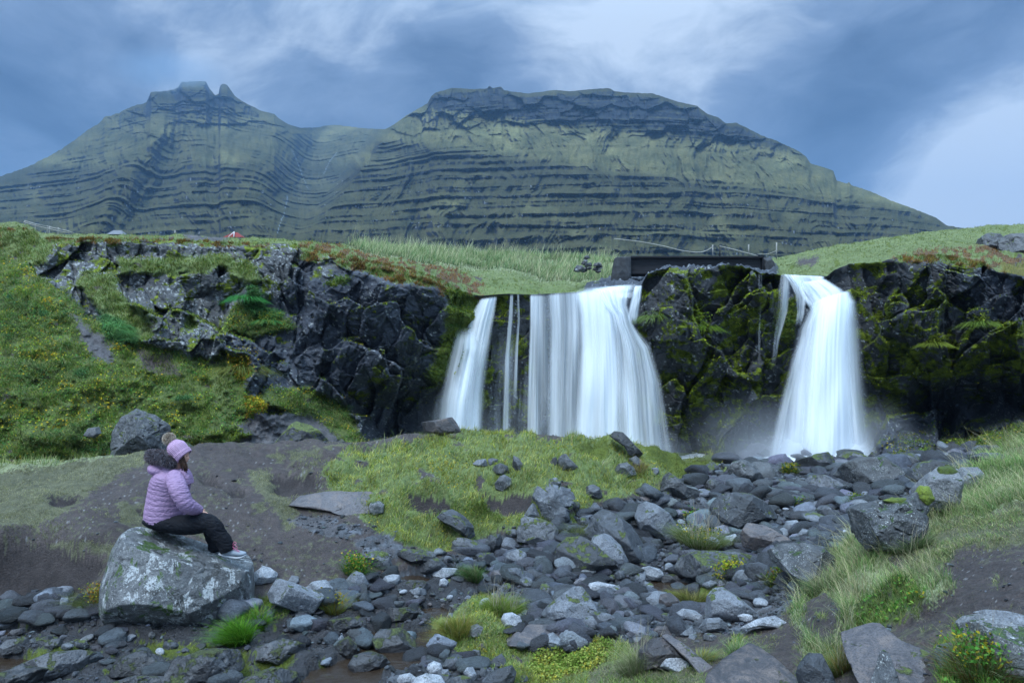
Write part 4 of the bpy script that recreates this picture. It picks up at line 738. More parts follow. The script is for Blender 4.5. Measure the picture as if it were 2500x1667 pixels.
 ([(140,1480),(150,1458),(165,1460),(165,1480),(150,1492)], 'pale upright stone left of the leafy bank plant', Pa, {}, None),
 ([(110,1570),(125,1558),(150,1562),(152,1578),(125,1584)], 'blue grey flat rock in the left shallow water', We, {}, None),
 ([(270,1640),(290,1600),(340,1590),(390,1610),(400,1640),(350,1655)], 'dark wet mossy rock in the stream below the big boulder', We, dict(depth=.6), None),
 ([(400,1650),(430,1600),(500,1585),(580,1600),(600,1640),(540,1668),(440,1668)], 'rugged wet ledge with moss below the bright green tuft', We, dict(depth=.6, amp=.08, crack=.06), 'rugged wet ledge'),
 ([(905,1560),(930,1535),(985,1538),(1012,1560),(1018,1590),(990,1602),(940,1598),(915,1582)], 'dark humped rock islet in the middle of the brown water', We, dict(depth=.6, amp=.06), 'rock islet in the brown water'),
 ([(850,1620),(862,1598),(905,1588),(940,1605),(955,1622),(900,1640),(858,1640)], 'long wet rock reaching into the brown water', We, dict(depth=.5), None),
 ([(1042,1562),(1050,1552),(1068,1554),(1072,1564),(1055,1570)], 'small pale stone on a mud flat in the stream', Pa, {}, None),
 ([(804,1552),(810,1543),(835,1546),(838,1554),(815,1558)], 'small white capped wet stone by the mud bank', Pa, {}, None),
 ([(1220,1410),(1235,1388),(1260,1386),(1290,1395),(1288,1420),(1250,1425)], 'low grey rock with flat facets above the straw stems', R_, {}, 'flat faceted rock'),
 ([(1160,1355),(1172,1348),(1205,1350),(1215,1375),(1200,1380),(1168,1378)], 'rounded grey rock with dark hole marks', R_, dict(facets=4), None),
 ([(1232,1372),(1238,1350),(1265,1340),(1290,1352),(1292,1378),(1262,1384)], 'grey domed rock right of the stone with hole marks', R_, {}, None),
 ([(1352,1392),(1358,1368),(1372,1358),(1392,1368),(1395,1380),(1372,1392)], 'white faced rounded stone under the moss striped rock', Pa, dict(facets=4), None),
 ([(1055,1402),(1058,1390),(1080,1385),(1115,1388),(1120,1398),(1090,1412),(1065,1412)], 'flat whitish stone beside the tent shaped rock', Pa, dict(depth=.4), None),
 ([(1072,1430),(1074,1414),(1085,1410),(1095,1420),(1090,1432)], 'small round pale stone with a dark ring', Pa, dict(facets=2), None),
 ([(1430,1448),(1438,1425),(1460,1420),(1510,1428),(1515,1440),(1460,1450)], 'flat topped pale rock behind the pitted pyramid rock', Pa, dict(depth=.4), None),
 ([(1280,1440),(1300,1438),(1330,1436),(1335,1448),(1300,1452)], 'pale low stone between the faceted rock and the pyramid rock', Pa, {}, None),
 ([(-60,1690),(-20,1640),(50,1628),(110,1650),(120,1690)], 'dark wet ledge in the bottom left corner', We, dict(depth=.6, amp=.08, crack=.06), None),
 ([(230,1700),(250,1662),(330,1650),(400,1668),(420,1700)], 'ribbed wet ledge cut by the bottom edge below the boulder', We, dict(depth=.6, amp=.09, crack=.07), None),
 ([(560,1700),(590,1652),(660,1632),(720,1650),(740,1700)], 'mossy wet ledge left of the brown water at the bottom edge', We, dict(depth=.6, amp=.09, crack=.07), None),
 ([(610,1600),(630,1572),(690,1562),(745,1580),(750,1606),(680,1622)], 'wet lumpy ledge right of the bright green tuft', We, dict(depth=.6, amp=.09, crack=.07), None),
 ([(785,1530),(800,1512),(850,1508),(885,1520),(880,1540),(820,1545)], 'low wet layered ledge above the small pool', We, dict(depth=.6, amp=.08, crack=.07), None),
 ([(815,1600),(822,1568),(850,1552),(872,1575),(866,1606),(838,1612)], 'small rugged wet rock between two arms of brown water', We, dict(depth=.6, amp=.09, crack=.07), None),
 ([(985,1428),(1000,1415),(1035,1418),(1052,1432),(1040,1446),(1000,1446)], 'low brown wet rock in the narrow inlet', We, dict(depth=.5), None),
 ([(930,1500),(950,1482),(1000,1485),(1030,1500),(1010,1516),(950,1518)], 'flat wet mud coated rock in the middle of the stream', We, dict(depth=.6, amp=.06), None),
 ([(2386,606),(2392,582),(2412,569),(2438,572),(2452,590),(2440,612),(2410,616)], 'dark craggy outcrop rising from the grass at the upper right', Dk, dict(Y=24.0, depth=.5, amp=.09, crack=.07, facets=12), None),
 ([(2446,612),(2452,580),(2476,570),(2510,572),(2560,570),(2580,640),(2510,655),(2468,636)], 'larger dark outcrop at the right edge above the cliff rim', Dk, dict(Y=23.4, depth=.5, amp=.09, crack=.07, facets=12, sub=7), None),
]
random.seed(5)
hero_objs = {}
for outline, lab, m_, kw, short in HERO:
    hero_objs[lab] = rock(outline, lab, m_, short=short, **kw)

# bright moss cushions growing on two bank rocks (parts of those rocks)
M_moss = mat_rock('moss_cushion', base=(0.055, 0.085, 0.008), light=(0.12, 0.16, 0.012), lichen=0.0, moss=0.0, rough=.95)
def moss_cushion(parent, outline, Y):
    V, F, size, cen = outline_body(outline, Y, .55, 5, 0, 5, .09, 2.2)
    obj('moss_cushion', mesh('moss_cushion', V - np.array(parent.location), F, M_moss), parent)
def rock_named(prefix): return [o for k, o in hero_objs.items() if k.startswith(prefix)][0]
def front(o): return o.location.y
rb = rock_named('rugged dark bank'); mc = rock_named('lichen covered bank')
for ol in ([(2165,1245),(2180,1235),(2215,1232),(2245,1250),(2250,1275),(2205,1282),(2180,1262)], [(2158,1225),(2180,1215),(2212,1214),(2220,1228),(2190,1236)], [(2160,1250),(2168,1240),(2182,1246),(2180,1256),(2166,1258)], [(2236,1205),(2248,1186),(2266,1186),(2280,1216),(2262,1236),(2242,1222)]):
    moss_cushion(rb, ol, front(rb) - .02)
for ol in ([(2288,1160),(2294,1142),(2320,1136),(2338,1150),(2334,1168),(2305,1170)], [(2325,1215),(2335,1200),(2346,1204),(2342,1220),(2330,1228)]):
    moss_cushion(mc, ol, front(mc) - .02)

# ------------------------------------------------------------------ the stones of the bed: individual stones, then gravel
def base_stone(seed, sub=4, round_=False):
    rng = np.random.default_rng(seed); d, F = ico(sub); sc = np.array([1, rng.uniform(.6, .95), rng.uniform(.42, .75)]); p = d * sc
    if not round_: p = facet(p, rng, 13, .60, .9, (0, 0, .3))
    else: p = facet(p, rng, 3, .82, .95, (0, 0, 0))
    p = roughen(p, 1.0, seed, .05 if not round_ else .02, .02); return p, F
STONES = [mesh('stone', *base_stone(300 + i, 4, i % 4 == 3)) for i in range(16)]
STONE_M = [[None] * 16 for _ in range(3)]
for i, me in enumerate(STONES): me.materials.append([R_, Dk, Mo, Pa, Dk, R_, Br, R_][i % 8])
BED = [[(1180,1340),(1260,1300),(1420,1240),(1600,1215),(1770,1170),(1900,1150),(2200,1140),(2230,1200),(2080,1290),(2040,1400),(1880,1490),(1790,1530),(1560,1550),(1400,1590),(1290,1520),(1200,1440),(1080,1410)],
       [(960,1670),(1050,1640),(1200,1640),(1300,1667),(1200,1690),(960,1690)], [(1480,1540),(1780,1520),(1900,1480),(1960,1450),(1800,1560),(1600,1580)], [(50,1540),(260,1560),(420,1570),(560,1575),(500,1600),(100,1600)], [(820,1440),(960,1440),(1080,1440),(1180,1440),(1200,1480),(1000,1500),(860,1460)]]
def inside(x, y, poly): return bool(inpoly(np.array([float(x)]), np.array([float(y)]), poly)[0])
_bb = [(p[:, 0].min() - 4, p[:, 1].min() - 4, p[:, 0].max() + 4, p[:, 1].max() + 3, p) for p, _, _ in ROCKS]
def blocked(x, y, r):
    for x0, y0, x1, y1, p in _bb:
        if x0 < x < x1 and y0 < y < y1 and inside(x, y, p): return True
    return False
STL = []; placed = []; rs = random.Random(11)
sizes = sorted([rs.choice([1, 1, 1.3, 1.6, 2.2]) * rs.uniform(8, 18) for _ in range(176)], reverse=True)
for r in sizes:
    for _try in range(60):
        poly = BED[0] if rs.random() < .80 else rs.choice(BED[1:]); p = np.array(poly); x = rs.uniform(p[:, 0].min(), p[:, 0].max()); y = rs.uniform(p[:, 1].min(), p[:, 1].max())
        k = 0.45 + 0.55 * (y - 1120) / 450.0; rr = r * max(.4, k) * (1.15 if poly is BED[0] else .7)
        if inside(x, y, poly) and not blocked(x, y, rr) and all((x - a) ** 2 + (2 * (y - b)) ** 2 > (0.8 * (rr + c)) ** 2 for a, b, c in placed): break
    else: continue
    Y = hit_ground(x, y)
    if Y is None: continue
    placed.append((x, y, rr)); X, _, Z = P3(x, y, Y); rm = rr * Y / FP
    near, (hx, hy) = min([(abs(p[:, 0].mean() - x) + 1.6 * abs(p[:, 1].mean() - y), s_, (p[:, 0].mean(), p[:, 1].mean())) for p, s_, _ in ROCKS if s_], key=lambda t: t[0])[1:]
    me = rs.choice(STONES); k = STONES.index(me); o = bpy.data.objects.new('stone', me); put(o); q = rs.uniform(.85, 1.25)
    o.location = (X, Y, ground_z(X, Y) + rm * .15); o.scale = (rm * q, rm, rm * rs.uniform(.8, 1.2)); o.rotation_euler = (rs.uniform(-.25, .25), rs.uniform(-.25, .25), rs.uniform(0, 6.28))
    dx, dy = x - hx, y - hy; where = ('right of' if dx > 0 else 'left of') if abs(dx) > 1.8 * abs(dy) else ('below' if dy > 0 else 'beyond')
    size = 'tiny' if rr < 8 else 'small' if rr < 12 else 'medium' if rr < 18 else 'larger'
    lab = '%s %s %s stone %s the %s' % (size, ['grey', 'dark', 'mossy', 'pale', 'dark', 'grey', 'brown', 'grey'][k % 8], 'rounded' if k % 4 == 3 else 'angular', where, near)
    STL.append((o, x, size, ['grey', 'dark', 'mossy', 'pale', 'dark', 'grey', 'brown', 'grey'][k % 8] + (' rounded' if k % 4 == 3 else ' angular'), where, near))
    tag(o, lab, 'stone', 'loose stones around the ' + near)

_by = {}
for e_ in STL: _by.setdefault(e_[2:], []).append(e_)
for key, grp in _by.items():
    if len(grp) > 1:
        grp.sort(key=lambda e_: e_[1]); nm = {2: ['left of two', 'right of two'], 3: ['leftmost of three', 'middle of three', 'rightmost of three'], 4: ['leftmost of four', 'second of four', 'third of four', 'rightmost of four']}.get(len(grp))
        if nm:
            for e_, w_ in zip(grp, nm): e_[0]['label'] = ' '.join(('%s %s %s stones %s the %s' % (w_, key[0], key[1], key[2], key[3])).split()[:16])

def scatter_cells(P, wgt, n, seed, floor=.25, xr=(-260, 2760), ymax=1900):
    """pick surface points evenly as seen from about the camera, with a floor by true area"""
    px, py = project(P); A = np.abs((px[:-1, 1:] - px[:-1, :-1]) * (py[1:, :-1] - py[:-1, :-1]))
    e1 = P[:-1, 1:] - P[:-1, :-1]; e2 = P[1:, :-1] - P[:-1, :-1]; ar = np.linalg.norm(np.cross(e1, e2), axis=-1) * (FP / P[:-1, :-1, 1]) ** 2 * floor
    w = np.maximum(A, ar) * wgt[:-1, :-1] * ((px > xr[0]) & (px < xr[1]) & (py < ymax))[:-1, :-1]; c = np.cumsum(w.ravel()); tot = c[-1]
    rng = np.random.default_rng(seed); n = int(n); k = np.searchsorted(c, rng.uniform(0, tot, n)); i, j = np.unravel_index(k, w.shape)
    a = rng.uniform(size=(n, 1)); b = rng.uniform(size=(n, 1)); p = P[i, j] + (P[i, j + 1] - P[i, j]) * a + (P[i + 1, j] - P[i, j]) * b; return p, i, j, rng
def gravel(name, P, wgt, n, seed, rpx, label, mats, sub=2):
    pts, i, j, rng = scatter_cells(P, wgt, n, seed); n = len(pts); d, F = ico(sub); nv = len(d)
    r = (rng.gamma(1.5, 1.45, n) * rpx + 1.0) * pts[:, 1] / FP; r = np.minimum(r, 6.5 * rpx * pts[:, 1] / FP)
    ang = rng.uniform(0, 6.28, n); ca, sa = np.cos(ang), np.sin(ang); sx = rng.uniform(.8, 1.4, n); sz = rng.uniform(.4, .8, n)
    q = d[None] * (1 + rng.normal(0, .04, (n, nv, 1))); pl = rng.normal(size=(n, 9, 3)); pl /= np.linalg.norm(pl, axis=2, keepdims=True)
    cut = rng.uniform(.36, .80, (n, 9))
    for t in range(9):
        dt = (q * pl[:, t:t + 1]).sum(2); q = q * np.where(dt > cut[:, t:t + 1], cut[:, t:t + 1] / np.maximum(dt, .01), 1.0)[..., None]
    X = q[..., 0] * sx[:, None]; V = np.stack([X * ca[:, None] - q[..., 1] * sa[:, None], X * sa[:, None] + q[..., 1] * ca[:, None], q[..., 2] * sz[:, None]], -1) * r[:, None, None] + pts[:, None] + np.array([0, 0, 1]) * (r * .18)[:, None, None]
    Fa = (F[None] + (np.arange(n) * nv)[:, None, None]).reshape(-1, 3); g = rng.uniform(.22, 1.15, n); pale = rng.uniform(size=n) < .14; g = np.where(pale, g * 2.2, g * .85)
    col = np.stack([g * .072, g * .079, g * .093], -1) * (1 + rng.normal(0, .05, (n, 3))); col = np.repeat(np.clip(col, .01, .4), nv, 0)
    return obj(name, mesh(name, V, Fa, mats, col, {'rgh': np.full(n * nv, .38)}, smooth=True), label=label, kind='stuff', cat=name)
wbed = f_(is_(cA, 'bed', 'scree'), 3) + .25 * f_(is_(cA, 'mud'), 3) + .03 * is_(cA, 'dirt'); wbed = wbed * np.where(pool, .15, 1.0)
gravel('gravel', PA, wbed * (0.35 + 1.2 * sstep(-.3, .4, fbm(_XX * .9, _YY * .9, octv=3, seed=301))), 17000, 31, 1.25, 'grey gravel and pebbles covering the bed between the larger rocks', M_ground)
gravel('loose_stones', PA, (f_(is_(cA, 'bed'), 6) + .14 * f_(is_(cA, 'mud'), 6)) * np.where(pool, .1, 1.) * sstep(6.2, 7.6, _YY) * (.15 + sstep(-.25, .35, fbm(_XX * .8, _YY * .8, octv=3, seed=305))), 4600, 33, 6.6, 'dense angular small stones filling the gaps of the stony bed', M_ground, sub=3)

# ------------------------------------------------------------------ water
def mat_fall(name, tint=(.90, .95, 1.0)):
    m = bpy.data.materials.new(name); m.use_nodes = True; t = NT(m.node_tree); t.n.clear(); out = t.new('ShaderNodeOutputMaterial')
    a = t.new('ShaderNodeAttribute', attribute_name='a').outputs['Fac']
    df = t.new('ShaderNodeBsdfDiffuse'); df.inputs[0].default_value = (*tint, 1); tl = t.new('ShaderNodeBsdfTranslucent'); tl.inputs[0].default_value = (*tint, 1)
    mx = t.new('ShaderNodeMixShader'); mx.inputs[0].default_value = .35; t.link(df.outputs[0], mx.inputs[1]); t.link(tl.outputs[0], mx.inputs[2])
    tr = t.new('ShaderNodeBsdfTransparent'); m2 = t.new('ShaderNodeMixShader'); t.put(m2.inputs[0], a); t.link(tr.outputs[0], m2.inputs[1]); t.link(mx.outputs[0], m2.inputs[2])
    t.link(m2.outputs[0], out.inputs[0]); return m
M_fall = mat_fall('falling_water')
def veil(left, right, Y0, bulge, nx=150, ny=130, seed=1, dens=1.0, streak=.8, kx=30, edge=.10, top=.02, bot=.0, out=0.5, conv=.25, prof=None):
    """one sheet of falling water between two edge lines (picture heights going down); Y0 lip distance"""
    y0 = min(left[0][1], right[0][1]); y1 = max(left[-1][1], right[-1][1]); t = np.linspace(0, 1, ny)[:, None]; s = np.linspace(0, 1, nx)[None, :]
    yl = left[0][1] + (left[-1][1] - left[0][1]) * t; yr = right[0][1] + (right[-1][1] - right[0][1]) * t; xl = curve([(b, a) for a, b in left], yl); xr = curve([(b, a) for a, b in right], yr)
    px = xl + (xr - xl) * s; py = yl + (yr - yl) * s; w = (xr - xl) / 100.0
    Y = Y0 - out * t ** .6 - bulge * np.sqrt(np.clip(1 - (2 * s - 1) ** 2, 0, 1)) - .022 * vnoise(s * kx, t * 2.2, seed=seed) - .09 * vnoise(s * kx / 4, t * 2.5, seed=seed + 1)
    n = .32 * vnoise(s * kx, t * 1.6, seed=seed + 2) + .20 * vnoise(s * kx * 2.7, t * 2.2, seed=seed + 3) + .75 * vnoise(s * kx / 5, t * 1.5, seed=seed + 4)
    a = dens * .93 * (1 + streak * n) * sstep(0, edge, s) * sstep(0, edge, 1 - s) * sstep(0, max(top, 1e-3), t + 1e-3) * (sstep(0, bot, 1 - t) if bot else 1)
    if prof is not None: a = a * curve(prof, s * np.ones_like(t))
    return np.stack([(px - CX) / FP * Y, Y, (CY - py) / FP * Y], -1), np.clip(a, 0, .985), gridfaces(ny, nx)
def waterfall(label, sheets):
    VV, AA, FF, k = [], [], [], 0
    for P, a, F in sheets: VV.append(P.reshape(-1, 3)); AA.append(a.ravel()); FF.append(F + k); k += a.size
    return obj('waterfall', mesh('waterfall', np.concatenate(VV), np.concatenate(FF), M_fall, attrs={'a': np.concatenate(AA)}), kind='structure', label=label)
# left fall: a leaping stream on its left, two threads, then a broad curtain
waterfall('left waterfall: a narrow leaping stream, thin threads and one broad white curtain', [
    veil([(1172,728),(1158,750),(1140,785),(1122,845),(1100,900),(1084,960),(1074,1120)], [(1216,722),(1212,760),(1204,810),(1196,880),(1186,960),(1178,1120)], 20.9, .30, seed=3, dens=.80, streak=.5, kx=12, edge=.22, out=.9, bot=.05),
    veil([(1112,800),(1098,850),(1082,915),(1068,980),(1056,1120)], [(1168,795),(1172,850),(1160,920),(1150,980),(1140,1120)], 20.3, .30, seed=5, dens=.75, streak=.5, kx=10, edge=.3, out=.8, top=.12),
    veil([(1142,785),(1128,840),(1112,900),(1098,1000),(1092,1120)], [(1200,800),(1196,850),(1186,920),(1180,1000),(1174,1120)], 20.4, .2, seed=8, dens=.35, streak=.6, kx=9, edge=.3, out=.5, top=.2),
    veil([(1060,930),(1040,1120)], [(1100,930),(1090,1120)], 19.9, .1, seed=9, dens=.16, streak=.8, kx=8, edge=.4, out=.3, top=.4),
    veil([(1245,718),(1240,780),(1232,870),(1222,1120)], [(1254,718),(1254,780),(1246,870),(1242,1120)], 20.95, .03, seed=11, dens=.50, streak=.7, kx=4, edge=.3, out=.25, nx=24),
    veil([(1262,718),(1263,780),(1257,850),(1250,1000)], [(1268,718),(1270,780),(1266,850),(1262,1000)], 20.95, .02, seed=12, dens=.36, streak=.9, kx=3, edge=.3, out=.25, nx=20, bot=.3),
    veil([(1205,800),(1190,900),(1188,1120)], [(1300,760),(1300,900),(1290,1120)], 20.9, .02, seed=13, dens=.10, streak=2.6, kx=26, edge=.1, out=.3, top=.3),
    veil([(1292,718),(1292,800),(1288,900),(1282,1120)], [(1350,718),(1348,800),(1350,900),(1352,1120)], 20.9, .12, seed=21, dens=.62, streak=.75, kx=16, edge=.12, out=.45, prof=[(0,1.4),(.25,1.1),(.6,.45),(1,.55)]),
    veil([(1335,716),(1338,800),(1336,900),(1330,1125)], [(1420,710),(1424,800),(1424,900),(1424,1125)], 20.85, .2, seed=23, dens=.72, streak=.6, kx=14, edge=.2, out=.5, prof=[(0,.8),(.3,.9),(.5,.6),(.8,.9),(1,1)]),
    veil([(1395,712),(1405,770),(1408,850),(1402,950),(1392,1125)], [(1520,700),(1512,760),(1520,850),(1528,950),(1532,1125)], 20.7, .38, seed=25, dens=.98, streak=.30, kx=16, edge=.22, out=.7, prof=[(0,.7),(.15,1.1),(.7,1.1),(1,.8)]),
    veil([(1405,703),(1400,716),(1398,735)], [(1569,689),(1566,705),(1560,730)], 21.15, .10, seed=33, dens=.95, streak=.7, kx=9, edge=.30, out=.25, nx=120, ny=40, top=.25, bot=.2),
    veil([(1440,706),(1460,735),(1490,770),(1500,820),(1500,950),(1502,1125)], [(1545,700),(1535,745),(1548,790),(1585,850),(1605,930),(1627,1125)], 20.6, .38, seed=27, dens=.74, streak=.55, kx=22, edge=.16, out=.75, prof=[(0,1),(.4,1),(.7,.75),(1,.6)]),
    veil([(1520,790),(1560,850),(1580,930),(1602,1130)], [(1548,788),(1592,845),(1618,930),(1648,1130)], 20.4, .12, seed=28, dens=.34, streak=.9, kx=10, edge=.3, out=.6, top=.15),
    veil([(1548,698),(1538,735),(1526,790)], [(1570,696),(1566,730),(1556,796)], 20.8, .1, seed=29, dens=.72, streak=.5, kx=7, edge=.22, out=.25, nx=40, ny=60, bot=.25),
    veil([(1475,700),(1480,730),(1490,780)], [(1545,696),(1530,735),(1524,790)], 20.75, .15, seed=31, dens=.62, streak=.8, kx=14, edge=.2, out=.3, nx=70, ny=60, bot=.3)])
waterfall('right waterfall: one wide white plume that leaps from a ledge beside the mossy buttress', [
    veil([(1922,670),(1940,700),(1962,735),(1985,770)], [(2015,674),(2018,700),(2022,730),(2035,760)], 20.8, .15, seed=41, dens=.92, streak=.4, kx=12, edge=.12, out=.35, nx=80, ny=60, bot=.12),
    veil([(1985,735),(1965,765),(1945,805),(1926,880),(1910,960),(1890,1115)], [(2075,706),(2096,735),(2105,800),(2114,900),(2126,1000),(2144,1120)], 20.5, .75, nx=260, ny=170, seed=43, dens=1.05, streak=.30, kx=26, edge=.20, out=.9, prof=[(0,.5),(.25,.9),(.5,1.1),(.78,.95),(1,.5)]),
    veil([(1990,730),(1975,775),(1965,850),(1955,960),(1945,1118)], [(2080,705),(2085,750),(2085,850),(2090,960),(2095,1120)], 20.2, .75, nx=160, ny=130, seed=45, dens=.98, streak=.25, kx=16, edge=.25, out=.9),
    veil([(1950,690),(1968,720),(1985,750),(1975,800)], [(2018,680),(2060,706),(2090,735),(2096,790)], 20.45, .35, seed=53, dens=.9, streak=.3, kx=9, edge=.2, out=.3, nx=90, ny=60, bot=.3),
    veil([(1960,800),(1930,870),(1905,960),(1868,1115)], [(2000,790),(1985,870),(1960,960),(1930,1118)], 20.2, .3, seed=47, dens=.42, streak=.6, kx=12, edge=.35, out=.8, top=.15),
    veil([(1905,668),(1899,700),(1896,760),(1888,830),(1880,910)], [(1930,670),(1932,700),(1925,760),(1904,830),(1892,910)], 20.7, .04, seed=49, dens=.36, streak=1.2, kx=8, edge=.25, out=.3, nx=50, bot=.4),
    veil([(1908,668),(1925,690),(1940,720),(1945,760),(1940,800)], [(1948,672),(1962,695),(1970,730),(1965,770),(1955,800)], 20.65, .06, seed=50, dens=.45, streak=.9, kx=9, edge=.2, out=.35, nx=60, bot=.25),
    veil([(1850,668),(1851,720),(1850,800),(1850,900)], [(1862,668),(1860,720),(1857,800),(1858,900)], 20.5, .02, seed=51, dens=.20, streak=1.8, kx=4, edge=.3, out=.2, nx=26, bot=.3)])
# churned foam where the right fall lands, running down to the stones
waterfall('white foaming water churning at the foot of the right waterfall', [
    veil([(1905,1020),(1850,1120),(1790,1105),(1735,1128)], [(2135,1040),(2150,1080),(2165,1105),(2175,1128)], 20.2, .3, seed=61, dens=.62, streak=.35, kx=6, edge=.28, out=1.3, top=.5),
    veil([(1880,1120),(1830,1100),(1790,1130)], [(2145,1080),(2150,1105),(2155,1130)], 19.6, .3, seed=63, dens=.9, streak=.25, kx=6, edge=.3, out=1.2, top=.4)])

def mat_pool():
    m, t, b, _ = new_mat('brown_stream_water'); P = pos(t)
    b.inputs['Base Color'].default_value = (0.040, 0.027, 0.018, 1); b.inputs['Roughness'].default_value = .10; b.inputs['Alpha'].default_value = .72; b.inputs['Specular IOR Level'].default_value = .6
    sc = t.vmath('MULTIPLY', P, (1.0, 2.6, 1.0)).outputs[0]; bump(t, b, t.noise(sc, 9, 3, .5), .25, .03); return m
M_pool = mat_pool()
dil = blur(pool.astype(float), 10) > .02
Fg = gridfaces(NYA, NXA); Fg = Fg[dil.ravel()[Fg[:, 0]]]
used = np.unique(Fg); remap = np.full(NYA * NXA, -1); remap[used] = np.arange(len(used))
WV = np.stack([_XX, _YY, _Z0 - .062], -1).reshape(-1, 3)[used]
obj('water', mesh('water', WV, remap[Fg], M_pool), kind='structure', label='shallow brown stream water between mud flats and rocks')
# plunge pool and river below the falls
gx, gy = np.meshgrid(np.linspace(-4, 12, 80), np.linspace(15.4, 22.5, 40)); gz = -3.20 + .02 * fbm(gx, gy, octv=3, seed=5)
obj('water', mesh('plunge_pool', np.stack([gx, gy, gz], -1), gridfaces(40, 80), mat_rock('pale_aerated_water', base=(.20, .24, .27), light=(.55, .6, .65), lichen=0, moss=0, rough=.3)), kind='structure', label='pale plunge pool under the waterfalls')

# drifting spray at the foot of the falls: real volumes that thin out towards their edges
def spray(px, py, Y, r, dens, name='spray'):
    m = bpy.data.materials.new('spray_air'); m.use_nodes = True; t = NT(m.node_tree); t.n.clear(); out = t.new('ShaderNodeOutputMaterial')
    v = t.new('ShaderNodeVolumePrincipled'); v.inputs['Color'].default_value = (.92, .95, 1, 1) if name == 'spray' else (.36, .48, .62, 1); v.inputs['Anisotropy'].default_value = 0.2
    co = t.new('ShaderNodeTexCoord').outputs['Object']; ln = t.vmath('LENGTH', co).outputs['Value']
    dn = t.math('MULTIPLY', t.map(ln, 1.0, .05, 0, 1), t.math('ADD', .35, t.noise(co, 1.6, 3))); t.put(v.inputs['Density'], t.math('MULTIPLY', dn, dens)); t.link(v.outputs[0], out.inputs['Volume'])
    d, F = ico(3); o = obj(name, mesh(name, d, F, m), loc=P3(px, py, Y), kind='stuff', label='drifting white spray at the foot of the falls' if name == 'spray' else 'cloud drifting over the left mountain peak', cat=name); o.scale = r; return o
spray(420, 178, 1560, (150, 130, 48), .010, 'cloud'); spray(1900, 1080, 19.3, (3.0, 1.2, 1.5), .40); spray(1940, 1105, 18.9, (2.4, .9, .7), .9); spray(2130, 1080, 19.3, (1.3, 1.1, 1.4), .45); spray(1600, 1110, 19.6, (1.2, .8, .8), .5); spray(1120, 1060, 19.6, (1.7, 1.0, 1.5), .22)

# ------------------------------------------------------------------ bridge, fences, ropes, far roofs
def simple(name, col, rough=.8, nscale=8, vary=.5, bumpd=.01, metallic=0.0, spec=.3, stretch=None):
    m, t, b, _ = new_mat(name); P = pos(t)
    if stretch: P = t.vmath('MULTIPLY', P, stretch).outputs[0]
    n = t.noise(P, nscale, 6, .65); c = t.ramp(n, [(.25, tuple(x * (1 - vary) for x in col)), (.75, tuple(min(1, x * (1 + vary)) for x in col))])
    t.put(b.inputs['Base Color'], c); b.inputs['Roughness'].default_value = rough; b.inputs['Metallic'].default_value = metallic; b.inputs['Specular IOR Level'].default_value = spec
    bump(t, b, n, .6, bumpd); return m
class MB:
    def __init__(s): s.V = []; s.F = []; s.k = 0
    def add(s, V, F): V = np.asarray(V, float); s.V.append(V); s.F.append(np.asarray(F) + s.k); s.k += len(V)
    def box(s, c, h, R=None):
        v = np.array([(x, y, z) for z in (-1, 1) for y in (-1, 1) for x in (-1, 1)], float) * h
        if R is not None: v = v @ np.array(R).T
        s.add(v + np.array(c), [[0, 2, 3, 1], [4, 5, 7, 6], [0, 1, 5, 4], [2, 6, 7, 3], [0, 4, 6, 2], [1, 3, 7, 5]]); return s
    def tube(s, path, rad, seg=10, caps=True, mod=None, b=None):
        """path (n,3); rad (n,) in the drawing plane, b (n,) across it"""
        p = np.asarray(path, float); n = len(p); T = np.gradient(p, axis=0); T /= np.linalg.norm(T, axis=1, keepdims=True) + 1e-9
        ref = np.array([0, 1., 0]) if abs(T[:, 1]).max() < .8 else np.array([0, 0, 1.]); Bv = ref - (T @ ref)[:, None] * T; Bv /= np.linalg.norm(Bv, axis=1, keepdims=True); N = np.cross(T, Bv)
        rad = np.broadcast_to(np.asarray(rad, float), n); b = rad if b is None else np.asarray(b, float); th = np.linspace(0, 2 * np.pi, seg, endpoint=False)
        m = 1.0 if mod is None else mod(np.linspace(0, 1, n)[:, None], th[None, :]); m = np.ones((n, seg)) * m
        V = p[:, None] + N[:, None] * (np.cos(th) * rad[:, None] * m)[..., None] + Bv[:, None] * (np.sin(th) * b[:, None] * m)[..., None]
        i = np.arange(n - 1)[:, None] * seg; j = np.arange(seg)[None]; F = np.stack([i + j, i + (j + 1) % seg, i + seg + (j + 1) % seg, i + seg + j], -1).reshape(-1, 4)
        V = V.reshape(-1, 3)
        if caps:
            V = np.concatenate([V, p[:1], p[-1:]]); a = n * seg; j = np.arange(seg)
            F = np.concatenate([F, np.stack([(j + 1) % seg, j, np.full(seg, a), np.full(seg, a)], 1), np.stack([(n - 1) * seg + j, (n - 1) * seg + (j + 1) % seg, np.full(seg, a + 1), np.full(seg, a + 1)], 1)])
        s.add(V, F); return s
    def mesh(s, name, mat, smooth=True):
        F = np.concatenate(s.F); tri = F[:, 2] == F[:, 3]; return mesh(name, np.concatenate(s.V), [F[~tri], F[tri][:, :3]], mat, smooth=smooth)
    def obj(s, name, mat, parent=None, smooth=True, loc=(0, 0, 0), **kw):
        me = s.mesh(name, mat, smooth); 
        if parent is not None: loc = tuple(-np.array(parent.location))
        return obj(name, me, parent, loc=loc, **kw)
def smoothpath(pts, m=12):
    p = np.array(pts, float); n = len(p); q = np.vstack([2 * p[0] - p[1], p, 2 * p[-1] - p[-2]]); out = []
    for i in range(1, n):
        a, b, c, d = q[i - 1], q[i], q[i + 1], q[i + 2]; t = np.linspace(0, 1, m, endpoint=(i == n - 1))[:, None]
        out.append(.5 * ((2 * b) + (c - a) * t + (2 * a - 5 * b + 4 * c - d) * t * t + (3 * b - a - 3 * c + d) * t ** 3))
    return np.vstack(out)
